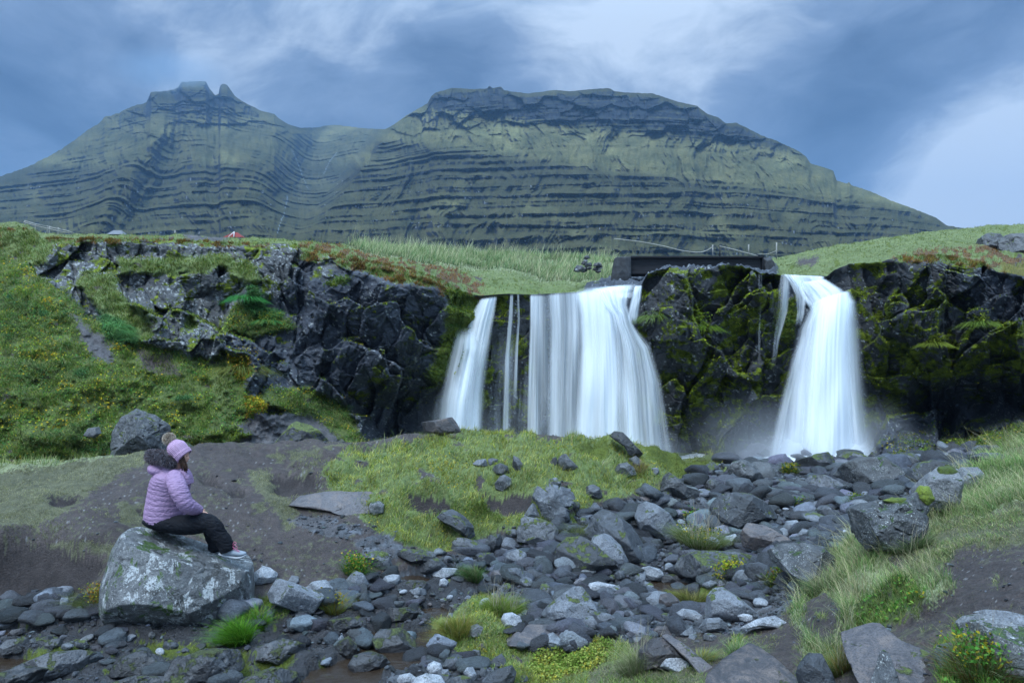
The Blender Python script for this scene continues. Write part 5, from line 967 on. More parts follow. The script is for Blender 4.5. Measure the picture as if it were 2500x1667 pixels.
M_conc = simple('old_concrete', (.040, .043, .048), .9, 5, .6, .05); M_beam = simple('dark_weathered_timber', (.026, .026, .030), .75, 4, .6, .02, stretch=(.6, 1, 7))
M_steel = simple('dark_steel_flange', (.010, .010, .013), .6, 6, .4); M_pipe = simple('painted_pipe', (.045, .045, .058), .5, 5, .3)
M_wood = simple('pale_grey_wood', (.26, .26, .25), .85, 14, .35); M_rope = simple('pale_rope', (.27, .27, .24), .9, 40, .3); M_dpost = simple('dark_post_paint', (.03, .032, .036), .7)
YBR = 25.0
def bx(px0, py0, px1, py1, Y, dY, mb=None):
    """box from picture edges, front face at Y"""
    a = P3(px0, py0, Y); b = P3(px1, py1, Y); return (mb or MB()).box(((a[0] + b[0]) / 2, Y + dY / 2, (a[2] + b[2]) / 2), (abs(b[0] - a[0]) / 2, dY / 2, abs(b[2] - a[2]) / 2))
br = empty('footbridge', P3(1700, 672, YBR), 'low dark footbridge spanning the river just above the falls', 'bridge')
bx(1541, 632, 1862, 666, YBR + .16, .12).obj('girder_web', M_beam, br, False)
bx(1540, 625, 1866, 629, YBR - .02, 1.9).obj('deck_edge', M_steel, br, False)
bx(1541, 665.5, 1864, 668.5, YBR, .45).obj('lower_flange', M_steel, br, False)
bx(1861.5, 629, 1864.5, 665.5, YBR + .01, .3).obj('end_plate', M_steel, br, False)
MB().tube([P3(1538, 671.5, YBR + .35), P3(1700, 671.5, YBR + .35), P3(1862, 671.5, YBR + .35)], .055, 14).obj('pipe', M_pipe, br)
_pc = MB()
for x in (1580, 1585, 1660): _pc.tube([P3(x, 671.5, YBR + .35), P3(x + 2, 671.5, YBR + .35)], .065, 14)
_pc.obj('pipe_collar', M_pipe, br)
def rough_block(poly, Y, depth, label_obj, seed, amp=.02, mat=M_conc, n=7):
    V, F, size, cen = outline_body(poly, Y + depth * .5, depth, seed, 3, 6, amp, n, crack=.0); return obj(label_obj, mesh(label_obj, V - np.array(br.location), F, mat), br)
rough_block([(1490,700),(1494,660),(1500,632),(1506,628),(1540,627),(1541,704),(1510,706),(1492,706)], YBR - .3, .5, 'abutment', 3)
rough_block([(1864,628),(1880,628),(1890,640),(1896,668),(1885,674),(1864,674)], YBR - .1, .5, 'abutment', 4)
rope_bits = empty('rope_railing', P3(1757, 628, YBR + .7), 'sagging pale rope on thin posts along the footbridge and river', 'rope railing')
def ropepath(pts, Y, r=.018): return MB().tube(smoothpath([P3(a, b, Y) for a, b in pts], 8), r, 6)
ropepath([(1500,583),(1560,590),(1620,601),(1660,611),(1700,616),(1722,613),(1740,603)], YBR + .9).obj('rope', M_rope, rope_bits)
ropepath([(1757,601),(1790,609),(1820,617),(1850,625)], YBR + .9, .02).obj('rope', M_rope, rope_bits)
ropepath([(1850,621),(1875,620),(1896,612)], YBR + 1.4, .012).obj('rope', M_rope, rope_bits)
for a, b0, b1, m_ in ((1740,598,628,M_wood), (1757.5,600,628,M_dpost), (1828,597,622,M_wood), (1896,592,632,M_wood)):
    MB().tube([P3(a, b0, YBR + 1.0), P3(a, b1, YBR + 1.0)], .024, 8).obj('post', m_, rope_bits)
# loose stone heap by the bridge
cairn = empty('stone_heap', P3(1438, 668, 24.2), 'heap of dark stones in the grass left of the footbridge', 'stone heap')
_r = random.Random(4)
for i in range(26):
    x = _r.uniform(1408, 1468); y = 664 - _r.random() ** .8 * (40 - abs(x - 1436) * .85); q = _r.uniform(5, 10)
    V, F, _s, _c = outline_body([(x - q, y + q * .4), (x - q * .6, y - q * .5), (x + q * .5, y - q * .6), (x + q, y + q * .2), (x, y + q * .7)], 24.3 + _r.uniform(-.4, .5) , .6, i, 10, 4); obj('stone', mesh('stone', V - np.array(cairn.location), F, Dk if i % 3 else R_), cairn)
# white fence and rope on the grassy knob at the top left
YF = 24.5
fen = empty('rail_fence', P3(120, 575, YF), 'pale two rail wooden fence running along the skyline at the top left', 'fence')
for a, b0, b1 in ((86, 547, 565), (115.5, 551, 572), (120.5, 552, 574), (142, 556, 578), (61, 538, 556)): MB().tube([P3(a, b0, YF), P3(a, b1 + 6, YF)], .022, 8).obj('post', M_wood, fen)
for pts in ([(57,542),(86,551),(116,558),(142,564),(176,571)], [(121,554),(142,559),(162,563),(180,569)], [(60,539),(86,547),(116,553)]): MB().tube([P3(a, b, YF - .03) for a, b in pts], .014, 6).obj('rail', M_wood, fen)
rp = empty('rope', P3(45, 580, 22.8), 'white guide rope hanging across the grass at the far left', 'rope'); MB().tube(smoothpath([P3(a, b, 22.8) for a, b in ((-60,588),(0,584),(30,582),(60,577),(90,569))]), .014, 6).obj('rope_line', M_rope, rp); MB().tube([P3(91, 562, 22.8), P3(91, 574, 22.8)], .02, 8).obj('post', M_dpost, rp)
# far buildings showing only their roofs over the meadow
M_red = simple('red_sheet_roof', (.20, .024, .020), .7, 1.2, .5); M_white = simple('white_trim', (.55, .55, .55), .7, 3, .1); M_slate = simple('grey_roof', (.14, .15, .17), .8, 2, .3)
def hut(pxl, pxr, pyt, pyb, Y, label, mroof, cat, ridge=.45):
    e = empty('cabin', P3((pxl + pxr) / 2, pyb + 10, Y), label, cat); a = np.array(P3(pxl, pyb, Y)); b = np.array(P3(pxr, pyb, Y)); t = P3((pxl + pxr) / 2, pyt, Y); w = b[0] - a[0]; dp = w * .7
    r0 = (a[0] + w * (.5 - ridge / 2), Y + dp / 2, t[2]); r1 = (a[0] + w * (.5 + ridge / 2), Y + dp / 2, t[2]); V = [a, b, b + [0, dp, 0], a + [0, dp, 0], r0, r1]
    obj('roof', mesh('roof', np.array(V, float) - np.array(e.location), [np.array([[0, 1, 5, 4], [2, 3, 4, 5]]), np.array([[1, 2, 5], [3, 0, 4]])], mroof, smooth=False), e)
    bx(pxl + .06 * (pxr - pxl), pyb, pxr - .06 * (pxr - pxl), pyb + 14, Y + .05 * w, dp * .9).obj('wall', M_slate if mroof is M_red else M_conc, e, False)
    return e, r0, r1, a, b
e, r0, r1, a, b = hut(544, 592, 565, 579, 60, 'red hipped roof peeking above the grass on the left skyline', M_red, 'cabin', .22)
m = np.array(P3(568, 579, 59.9)); MB().tube([np.array(r0) * .5 + np.array(r1) * .5 + [0, -.25, .02], m + [.12, -.1, 0]], .035, 6).obj('roof_trim', M_white, e); MB().tube([np.array(r0) * .5 + np.array(r1) * .5 + [0, -.25, .02], m + [-.32, -.1, 0]], .03, 6).obj('roof_trim', M_white, e)
hut(258, 300, 560, 572, 70, 'low grey roof with rusty top beyond the cliff edge on the left', M_slate, 'cabin')
_wp = empty('wooden_pole', P3(427, 574, 60), 'slim pale pole standing in the field behind the left cliff', 'pole'); MB().tube([P3(427, 562, 60), P3(427, 578, 60)], .05, 8).obj('pole', M_wood, _wp)

# ------------------------------------------------------------------ the seated woman
YP = BOULDER_Y - .02; U = YP / FP
def Q(px, py, dy=0.0): return P3(px, py, YP + dy)
def lofted(nodes, m=7, seg=28, mod=None):
    """nodes: (px, py, dy, half width in picture units, half depth in metres)"""
    p = smoothpath([(*Q(a, b, c), d * U, e) for a, b, c, d, e in nodes], m); return p[:, :3], np.maximum(p[:, 3], .002), np.maximum(p[:, 4], .002), seg, mod
def fuse(name, lofts, mat, parent, voxel=.008, smooth_it=4, post=None):
    mb = MB()
    for p, r, b, seg, mod in lofts: mb.tube(p, r, seg, True, mod, b)
    me = mb.mesh(name, mat); o = bpy.data.objects.new(name, me); COL.objects.link(o)
    bpy.context.view_layer.update()
    md = o.modifiers.new('r', 'REMESH'); md.mode = 'VOXEL'; md.voxel_size = voxel; md.use_smooth_shade = True
    s2 = o.modifiers.new('s', 'SMOOTH'); s2.iterations = smooth_it; s2.factor = .5
    dg = bpy.context.evaluated_depsgraph_get(); new = bpy.data.meshes.new_from_object(o.evaluated_get(dg)); bpy.data.objects.remove(o)
    co = np.empty(len(new.vertices) * 3, np.float32); new.vertices.foreach_get('co', co); co = co.reshape(-1, 3); no = np.empty(len(new.vertices) * 3, np.float32); new.vertices.foreach_get('normal', no); no = no.reshape(-1, 3)
    if post is not None: co = post(co, no)
    co = co - np.array(parent.location, np.float32); new.vertices.foreach_set('co', co.astype(np.float32).ravel()); new.materials.clear(); new.materials.append(mat); new.name = name; new.update()
    return obj(name, new, parent)
def cloth(name, col, rough=.7, scale=60, bd=.003, wave=None):
    m, t, b, _ = new_mat(name); P = pos(t); n = t.noise(P, scale, 4, .6); n2 = t.noise(P, 7, 4, .55)
    v = t.math('ADD', .72, t.math('ADD', t.math('MULTIPLY', n, .16), t.math('MULTIPLY', n2, .42)))
    t.put(b.inputs['Base Color'], t.mix(1.0, (*col, 1), v, 'MULTIPLY')); b.inputs['Roughness'].default_value = rough; b.inputs['Specular IOR Level'].default_value = .25; b.inputs['Sheen Weight'].default_value = 0.0
    h = t.math('ADD', n, t.math('MULTIPLY', n2, 1.5))
    if wave:
        w = t.new('ShaderNodeTexWave', wave_type='BANDS', bands_direction=wave[1]); t.link(P, w.inputs[0]); w.inputs['Scale'].default_value = wave[0]; w.inputs['Distortion'].default_value = 2.5; w.inputs['Detail Scale'].default_value = 1.5
        h = t.math('ADD', h, t.math('MULTIPLY', w.outputs['Fac'], 1.3))
    bump(t, b, h, .8, bd); return m
M_jacket = cloth('lilac_puffer_cloth', (.27, .175, .285), .65, 45, .005); M_hatc = cloth('pink_knit_wool', (.42, .27, .40), .9, 60, .006, (26, 'DIAGONAL')); M_trou = cloth('black_trouser_cloth', (.0025, .0035, .007), .8, 80, .006)
M_skin = cloth('skin', (.50, .27, .20), .5, 90, .001); M_hair = cloth('brown_hair', (.050, .026, .017), .5, 30, .004, (30, 'X')); M_shoe = cloth('grey_shoe_mesh', (.19, .22, .26), .7, 120, .002); M_sole = cloth('pale_rubber_sole', (.30, .32, .35), .6); M_dk = cloth('black_shoe_collar', (.012, .012, .015), .8); M_lace = cloth('pink_lace', (.50, .14, .24), .7)
person = empty('person', Q(395, 1286), 'woman in lilac puffer jacket and pink bobble hat sitting on the big boulder', 'person')
# one continuous body: head with face, neck, trunk, arms with hands, legs
B_ = []
B_.append(lofted([(417,1092,0,6,.03),(424,1089,0,15,.062),(434,1096,0,20,.076),(441,1104,0,19.5,.078),(446,1114,0,15,.066),(450,1122,0,10,.048),(453,1128,0,5,.026)], 6))      # skull to chin
B_.append(lofted([(450,1106,0,3,.02),(454.5,1110,0,3.0,.03),(456,1117,0,3.2,.034),(455,1125,0,2.8,.026),(452,1129,0,3,.016)], 5, 14))                                  # brow, face front, chin
B_.append(lofted([(455.5,1110,0,.9,.006),(458.6,1115,0,1.5,.008),(461,1118.2,0,1.7,.011),(458,1119.5,0,1.4,.010)], 5, 12))                                              # nose
for yy, r in ((1122.2, 1.15), (1124.2, 1.1)): B_.append(lofted([(455.5,yy,-.018,.6,.004),(458.2,yy,0,r,.012),(455.5,yy,.018,.6,.004)], 5, 10))                           # lips
B_.append(lofted([(436,1114,0,12,.052),(430,1130,0,12.5,.056),(424,1148,0,15,.07),(418,1170,0,26,.15),(410,1210,0,26,.13),(402,1250,0,28,.15),(396,1272,0,16,.16)], 6))
for sd in (-1, 1):
    B_.append(lofted([(423,1166,.15 * sd,9,.045),(438,1196,.20 * sd,9,.042),(452,1230,.20 * sd,8,.036),(470,1241,.13 * sd,6.5,.03),(484,1246,.06 * sd,5,.022),(490,1249,.04 * sd,5.5,.016),(496,1251,.03 * sd,5.5,.015)], 5, 16))
    for k, (ln, off) in enumerate(((15, -5), (17, -2), (16, 1), (13, 4))):                                                                                          # four fingers, bent down
        B_.append(lofted([(495,1250 + off * .35,(.028 + .006 * k) * sd,1.9,.008),(495 + ln * .5,1252 + off * .3,(.024 + .006 * k) * sd,1.8,.008),(495 + ln * .85,1257 + off * .3,(.018 + .005 * k) * sd,1.5,.007)], 4, 8))
    B_.append(lofted([(488,1247,.03 * sd,2.2,.009),(494,1243.5,.015 * sd,2.0,.008),(501,1245,.006 * sd,1.6,.007)], 4, 8))                                              # thumb from the side of the palm
    B_.append(lofted([(396,1272,.09 * sd,15,.07),(440,1280,.11 * sd,16,.075),(500,1278,.12 * sd,13,.058),(520,1296,.12 * sd,11,.05),(544 - 15 * (sd > 0),1325,.115 * sd,9,.042),(552 - 26 * (sd > 0),1341,.11 * sd,8,.035)], 5, 18))
fuse('body', B_, M_skin, person, .0062, 2)
M_eye = simple('dark_eye', (.02, .015, .012), .2, 4, .1)
for sd in (-1, 1): MB().tube([Q(454.2, 1112.6, .026 * sd), Q(456.6, 1112.8, .024 * sd)], .0055, 8).obj('eye', M_eye, person)
for sd in (-1, 1): MB().tube([Q(453.2, 1108.8, .034 * sd), Q(456.6, 1108.6, .022 * sd), Q(457.0, 1109.2, .012 * sd)], .0024, 6).obj('eyebrow', M_hair, person)
# jacket: quilted tubes fused into one garment
def quilt(n, amp=.045, chev=.0): return lambda s, th: 1 + amp * (np.abs(np.sin(np.pi * (s * n + chev * np.cos(th)))) ** .55 - .75)
J = [lofted([(401,1271,0,46,.215),(402,1262,0,46.5,.222),(404,1240,0,46,.22),(408,1215,0,45,.215),(413,1192,0,46,.215),(417,1175,0,44,.225),(420,1160,0,38,.215),(422,1150,0,30,.15),(425,1140,0,25,.095)], 12, 64, quilt(15.5, .035, .22))]
for sd in (-1, 1):
    J.append(lofted([(424,1160,.13 * sd,14,.07),(426,1168,.18 * sd,20,.075),(434,1190,.245 * sd,21.5,.085),(443,1211,.262 * sd,21.5,.085),(452,1229,.25 * sd,20.5,.08),(465,1238,.20 * sd,18,.075),(477,1243,.14 * sd,15,.06),(486,1245,.085 * sd,12,.048)], 9, 36, quilt(13.5, .055, .3)))
J.append(lofted([(368,1144,0,8,.08),(376,1143,0,13,.14),(390,1145,0,14,.155),(408,1150,0,13,.13),(424,1154,0,10,.10)], 6, 24))
J.append(lofted([(444,1146,0,6,.07),(452,1152,0,8,.075),(459,1164,0,8,.08),(463,1180,0,7,.08)], 5, 18))
def wrinkle(co, no): q = co * 26; w = fbm(q[:, 0], q[:, 1] * .6, q[:, 2] * 1.8, 3, 9, ridged=True); return co + no * (w * .0065)[:, None]
fuse('jacket', J, M_jacket, person, .0058, 1, wrinkle)
T = []
for sd in (-1, 1):
    e = 1 if sd > 0 else 0
    T.append(lofted([(372,1268,.07 * sd,10,.09),(385,1272,.10 * sd,17,.11),(405,1276,.11 * sd,19,.12),(440,1281,.115 * sd,22,.105),(475,1279,.12 * sd,23,.098),(500,1276,.125 * sd,22,.09),(519 - 4 * e,1285,.125 * sd,21,.085),(533 - 14 * e,1303,.12 * sd,18.5,.08),(547 - 22 * e,1322,.115 * sd,17.5,.078),(554 - 27 * e,1338,.11 * sd,17,.078),(556 - 28 * e,1344,.11 * sd,15.5,.074)], 9, 28))
T.append(lofted([(365,1266,0,8,.17),(385,1270,0,18,.2),(410,1272,0,20,.18)], 5, 28))
def folds(co, no): q = co * 17; w = fbm(q[:, 0] + q[:, 2] * .7, q[:, 1], q[:, 2] * 1.6, 3, 19, ridged=True); return co + no * (w * .010)[:, None]
fuse('trousers', T, M_trou, person, .0075, 1, folds)
# hat, brim, bobble
axis = [(446.5,1112.5,0,20,.096),(443,1108.5,0,22,.104),(438,1102.5,0,23,.109),(432,1095,0,23.3,.110),(426,1088,0,20.5,.098),(420.5,1081,0,13.5,.066),(417,1077.5,0,4,.02)]
hat = fuse('hat', [lofted(axis, 10, 60, lambda s, th: 1 + .022 * np.cos(th * 15) * (s > .18) + .012 * np.sin(s * 90))], M_hatc, person, .0048, 0)
bm_ = lofted([(449.5,1115.5,0,19.2,.094),(448.5,1114.5,0,21.6,.105),(445,1110,0,22.8,.11),(441.5,1106,0,23.6,.113),(440,1104.2,0,21,.10)], 8, 120, lambda s, th: 1 + .024 * np.cos(th * 34))
fuse('hat_brim', [bm_], M_hatc, person, .0045, 0)
def fur(name, centres, radii, n, length, cols, parent, seed, core):
    """a soft core plus many fine tapering hairs"""
    rng = np.random.default_rng(seed); C_ = np.array(centres); R2 = np.array(radii); k = rng.integers(0, len(C_), n); d = rng.normal(size=(n, 3)); d /= np.linalg.norm(d, axis=1, keepdims=True); p = C_[k] + d * R2[k]
    ins = np.zeros(n, bool)
    for c, r in zip(C_, R2): ins |= (((p - c) / (r * .93)) ** 2).sum(1) < .98
    p = p[~ins]; d = d[~ins]; n = len(p); dr = d + rng.normal(0, .35, (n, 3)) + np.array([0, 0, -.12]); dr /= np.linalg.norm(dr, axis=1, keepdims=True); L_ = length * rng.uniform(.6, 1.3, n)[:, None]
    side = np.cross(dr, rng.normal(size=(n, 3))); side /= np.linalg.norm(side, axis=1, keepdims=True); w = .0017
    mid = p + dr * L_ * .55; tip = p + dr * L_ + np.array([0, 0, -1]) * L_ * .22; V = np.stack([p - side * w, p + side * w, mid + side * w * .8, mid - side * w * .8, tip], 1).reshape(-1, 3); b = np.arange(n)[:, None] * 5
    cc = np.array(cols)[rng.integers(0, len(cols), n)]; vc = np.stack([cc * .55, cc * .55, cc, cc, cc * 1.35], 1).reshape(-1, 3)
    o = obj(name, mesh(name, V - np.array(parent.location), [b + np.array([[0, 1, 2, 3]]), b + np.array([[3, 2, 4]])], M_grass, vc), parent)
    mb = MB(); dd, FF = ico(4)
    for c, r in zip(C_, R2): mb.add(dd * r * .97 + c, np.concatenate([FF, FF[:, 2:]], 1))
    c_ = mb.mesh(name + '_core', core); ob = obj('fur_base', c_, o); ob.location = -np.array(parent.location); return o
M_furg = simple('grey_fur_base', (.045, .043, .052), .95, 60, .4); M_furb = simple('tan_fur_base', (.22, .17, .13), .95, 60, .4)
fur('bobble', [Q(412.5, 1070)], [(.052, .052, .052)], 3400, .026, [(.42, .35, .27), (.30, .23, .17), (.52, .45, .38)], person, 2, M_furb)
cs = []; rr = []
for t_ in np.linspace(0, 2 * np.pi, 20, endpoint=False):
    sx, sy = math.cos(t_), math.sin(t_)
    px_ = 394 + 29 * sx * (1 if sx < 0 else 1.05) ; py_ = 1123 + 10 * sx; cs.append(Q(px_, py_ - 3.0 * abs(sy), -.14 * sy)); rr.append((.042, .044, .058))
cs += [Q(382, 1114), Q(376, 1118, -.05), Q(388, 1112, -.07), Q(388, 1112, .07), Q(380, 1112, .05)]; rr += [(.062, .075, .06)] * 5
fur('hood_fur', cs, rr, 15000, .030, [(.10, .092, .105), (.045, .040, .048), (.24, .22, .25), (.12, .08, .08)], person, 3, M_furg)
# hair: strands falling from under the hat
rng_ = np.random.default_rng(8); HB = MB()
for k in range(46):
    sd = -1 if k % 3 else 1; a = rng_.uniform(0, 1); x0 = 434 + 14 * a; y0 = 1114 - 2 * a; dyk = sd * (.060 - .012 * a + rng_.uniform(-.008, .01)); x1 = 445 + 13 * a + rng_.normal(0, 1.5); y1 = 1150 + rng_.uniform(-8, 5)
    HB.tube(smoothpath([Q(x0, y0, dyk), Q(x0 + 4, y0 + 12, dyk * 1.12), Q((x0 + x1) / 2 + 3 + rng_.normal(0, 1.2), 1138, dyk * 1.15), Q(x1, y1, dyk * 1.05 + rng_.normal(0, .006))], 5), np.linspace(.0075, .0022, 15), 6)
HB.obj('hair', M_hair, person)
def shoe(ox, oy, dy):
    e = fuse('shoe', [lofted([(541 + ox,1334 + oy,dy,9,.030),(546 + ox,1341 + oy,dy,10.5,.038),(558 + ox,1345.5 + oy,dy,9.5,.041),(574 + ox,1349 + oy,dy,8,.046),(588 + ox,1351 + oy,dy,6.6,.046),(597 + ox,1351 + oy,dy,4.5,.034),(601 + ox,1351 + oy,dy,2,.016)], 7, 26), lofted([(552 + ox,1332 + oy,dy,9,.034),(556 + ox,1341 + oy,dy,11,.038),(570 + ox,1344 + oy,dy,8,.034)], 6, 20)], M_shoe, person, .005, 2)
    fuse('sole', [lofted([(535 + ox,1350 + oy,dy,2.5,.026),(541 + ox,1352.5 + oy,dy,3.4,.040),(560 + ox,1357 + oy,dy,3.6,.042),(580 + ox,1359.5 + oy,dy,3.4,.050),(593 + ox,1357.5 + oy,dy,3.0,.044),(601 + ox,1353.5 + oy,dy,2.2,.024)], 7, 20)], M_sole, person, .004, 1)
    c = MB().tube(smoothpath([Q(561 + ox, 1327 + oy, dy), Q(556 + ox, 1332 + oy, dy), Q(552 + ox, 1337 + oy, dy)]), .046, 18); c.obj('shoe_collar', M_dk, person)
    l = MB()
    for k in range(6):
        a = k / 5; x = 565 + 17 * a + ox; y = 1331 + 12.5 * a + oy; l.tube(smoothpath([Q(x - 3.5, y + 5.5, dy - .036), Q(x, y + .5, dy - .022), Q(x + 2, y, dy), Q(x, y + .5, dy + .022)], 5), .0026, 6)
        l.tube(smoothpath([Q(x - 1, y + 1, dy - .026), Q(x + 3.5, y + 3.5, dy - .030)], 4), .0026, 6)
    for q in (((568,1327),(573,1322),(577,1326),(571,1329)), ((568,1329),(575,1331),(579,1336),(577,1341))): l.tube(smoothpath([Q(a + ox, b + oy, dy - .03) for a, b in q], 6), .0026, 6)
    l.obj('laces', M_lace, person)
shoe(0, 0, -.11); shoe(-24, -2, .11)

# ------------------------------------------------------------------ grass, leaves, moss tufts
def blades(p, length, width, lean, cb, ct, rng, curl=.5):
    """p (n,3) roots; arrays of length and width in metres; lean (n,3); root and tip colours"""
    n = len(p); a = rng.uniform(0, 6.283, n); side = np.stack([np.cos(a), np.sin(a) * .5, np.zeros(n)], 1); up = np.array([0, 0, 1.0]) + lean; up /= np.linalg.norm(up, axis=1, keepdims=True)
    L_ = length[:, None]; W_ = width[:, None]; fl = lean + rng.normal(0, .25, (n, 3)) * [1, 1, 0]; m1 = p + up * L_ * .5; tip = m1 + (up + fl * curl + np.array([0, 0, -.25 * curl])) * L_ * .5
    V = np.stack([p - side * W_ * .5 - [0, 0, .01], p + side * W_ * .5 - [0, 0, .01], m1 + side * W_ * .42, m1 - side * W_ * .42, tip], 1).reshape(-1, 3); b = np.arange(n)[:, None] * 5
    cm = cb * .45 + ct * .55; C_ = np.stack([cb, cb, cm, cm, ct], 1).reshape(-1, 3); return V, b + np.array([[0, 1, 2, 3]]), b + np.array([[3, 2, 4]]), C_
def leaves(p, size, cols, rng):
    n = len(p); d = rng.normal(size=(n, 3)); d[:, 2] *= .6; d /= np.linalg.norm(d, axis=1, keepdims=True); e = np.cross(d, rng.normal(size=(n, 3))); e /= np.linalg.norm(e, axis=1, keepdims=True); s = size[:, None]
    V = np.stack([p - d * s, p + e * s * .62, p + d * s, p - e * s * .62], 1).reshape(-1, 3); return V, np.arange(n)[:, None] * 4 + np.array([[0, 1, 2, 3]]), np.repeat(cols, 4, 0)
class Veg:
    def __init__(s): s.V = []; s.Q = []; s.T = []; s.C = []; s.k = 0
    def blades(s, *a, **k): V, q, t, c = blades(*a, **k); s.V.append(V); s.Q.append(q + s.k); s.T.append(t + s.k); s.C.append(c); s.k += len(V); return s
    def leaves(s, *a): V, q, c = leaves(*a); s.V.append(V); s.Q.append(q + s.k); s.C.append(c); s.k += len(V); return s
    def obj(s, name, parent=None, **kw):
        loc = np.array(parent.location) if parent is not None else np.zeros(3); F = [np.concatenate(s.Q)] + ([np.concatenate(s.T)] if s.T else []); return obj(name, mesh(name, np.concatenate(s.V) - loc, F, M_grass, np.clip(np.concatenate(s.C), .004, .7)), parent, **kw)
    def at(s, name, base, **kw):
        F = [np.concatenate(s.Q)] + ([np.concatenate(s.T)] if s.T else []); base = np.array(base); return obj(name, mesh(name, np.concatenate(s.V) - base, F, M_grass, np.clip(np.concatenate(s.C), .004, .7)), loc=base, **kw)
def mixcol(rng, n, pal, wts=None, jit=.18):
    pal = np.array(pal, float); k = rng.choice(len(pal), n, p=wts); return pal[k] * (1 + rng.normal(0, jit, (n, 1)))
GREEN = [(.075, .13, .020), (.12, .18, .035), (.16, .19, .055), (.05, .10, .020), (.20, .20, .08)]
STRAW = [(.25, .26, .13), (.34, .32, .19), (.15, .21, .07), (.10, .18, .05), (.20, .25, .12), (.09, .17, .07)]
LEAF = [(.060, .12, .015), (.10, .16, .018), (.18, .20, .022), (.26, .21, .02), (.04, .09, .02)]
YEL = [(.34, .25, .015), (.24, .22, .02), (.14, .17, .02), (.28, .15, .015)]
TEAL = [(.03, .13, .035), (.05, .15, .05), (.08, .17, .06), (.04, .10, .03)]
HEATH = [(.22, .08, .02), (.13, .05, .02), (.26, .15, .025), (.10, .10, .025), (.07, .03, .02)]
MOSS = [(.08, .11, .010), (.12, .15, .012), (.05, .08, .010)]
def field(veg, P, w, n, seed, lpx, wpx, pal, lean=(0, 0, 0), clump=.9, spread=.35, tipk=1.35, wts=None, curl=.5, cs=1.0, xr=(-260, 2760), root=.42, floor=.25):
    """blades over a surface; lengths and widths in picture units at each root's distance"""
    cl = np.clip(.55 + clump * fbm(P[..., 0] * 2.1 * cs, P[..., 1] * 2.1 * cs + P[..., 2] * 2, octv=3, seed=seed), 0.03, 2)
    p, i, j, rng = scatter_cells(P, w * cl, n, seed, floor, xr); n = len(p); u = p[:, 1] / FP; big = np.clip(cl[i, j], .35, 1.6)
    Ln = lpx * u * rng.uniform(.45, 1.25, n) * (.55 + .5 * big); Wd = wpx * u * rng.uniform(.7, 1.3, n)
    le = rng.normal(0, spread, (n, 3)) * [1, 1, 0] + np.array(lean) + .5 * np.stack([vnoise(p[:, 0] * 1.7, p[:, 1] * 1.7, seed=seed + 3), vnoise(p[:, 0] * 1.7, p[:, 1] * 1.7, seed=seed + 4), 0 * u], 1)
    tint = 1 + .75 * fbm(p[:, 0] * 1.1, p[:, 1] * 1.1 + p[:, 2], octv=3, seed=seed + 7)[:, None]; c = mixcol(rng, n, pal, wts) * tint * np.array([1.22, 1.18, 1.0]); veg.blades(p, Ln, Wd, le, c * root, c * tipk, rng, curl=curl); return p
def leafy(veg, P, w, n, seed, spx, hpx, pal, clump=1.0, wts=None, cs=1.0):
    cl = np.clip(.45 + clump * fbm(P[..., 0] * 1.5 * cs, P[..., 1] * 1.5 * cs + P[..., 2] * 1.5, octv=3, seed=seed), 0.01, 2); p, i, j, rng = scatter_cells(P, w * cl, n, seed); n = len(p); u = p[:, 1] / FP
    h = hpx * u * rng.uniform(0, 1, n) * cl[i, j]; p = p + np.stack([rng.normal(0, .3, n) * h, -.3 * h, h], 1)
    pal = np.array(pal); kk = np.clip(((fbm(p[:, 0] * 2.3, p[:, 1] * 2.3, p[:, 2] * 2.3, 3, seed + 5) * .9 + .5 + rng.normal(0, .22, n)) * len(pal)).astype(int), 0, len(pal) - 1)
    veg.leaves(p, spx * u * rng.uniform(.6, 1.4, n), pal[kk] * 1.25 * (1 + rng.normal(0, .2, (n, 1))), rng); return p
m = lambda c, *a: f_(is_(c, *a), 2) * is_(c, *a)
near_f = lambda lo, hi: sstep(lo, hi, _YY)
pxA, pyA = project(PA); rightb = (pxA > 1900) & (_YY < 12)
V1 = Veg()          # knoll and left crest
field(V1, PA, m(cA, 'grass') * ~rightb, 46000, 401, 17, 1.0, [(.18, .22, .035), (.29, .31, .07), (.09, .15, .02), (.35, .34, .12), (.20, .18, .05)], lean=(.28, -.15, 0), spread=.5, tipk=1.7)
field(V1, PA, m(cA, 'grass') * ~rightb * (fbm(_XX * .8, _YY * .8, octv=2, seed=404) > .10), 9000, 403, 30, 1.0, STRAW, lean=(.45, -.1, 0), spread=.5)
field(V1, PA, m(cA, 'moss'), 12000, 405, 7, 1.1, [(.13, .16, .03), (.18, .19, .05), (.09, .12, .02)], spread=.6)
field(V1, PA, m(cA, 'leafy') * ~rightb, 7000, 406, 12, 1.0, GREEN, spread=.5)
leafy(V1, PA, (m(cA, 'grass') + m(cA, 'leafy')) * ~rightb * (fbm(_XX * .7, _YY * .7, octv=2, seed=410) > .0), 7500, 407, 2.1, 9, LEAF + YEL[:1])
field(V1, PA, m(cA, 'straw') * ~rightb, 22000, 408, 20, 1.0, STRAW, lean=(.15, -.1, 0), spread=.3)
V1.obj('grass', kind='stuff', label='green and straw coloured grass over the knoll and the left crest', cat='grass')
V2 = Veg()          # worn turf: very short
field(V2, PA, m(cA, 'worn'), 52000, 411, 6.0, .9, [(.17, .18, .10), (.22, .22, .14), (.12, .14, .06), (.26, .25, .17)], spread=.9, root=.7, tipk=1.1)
field(V2, PA, m(cA, 'dirt') * sstep(.1, .35, fbm(_XX * .55, _YY * .55, octv=4, seed=414)), 9000, 415, 9, .9, [(.15, .17, .07), (.11, .15, .04), (.22, .21, .12)], spread=.7)
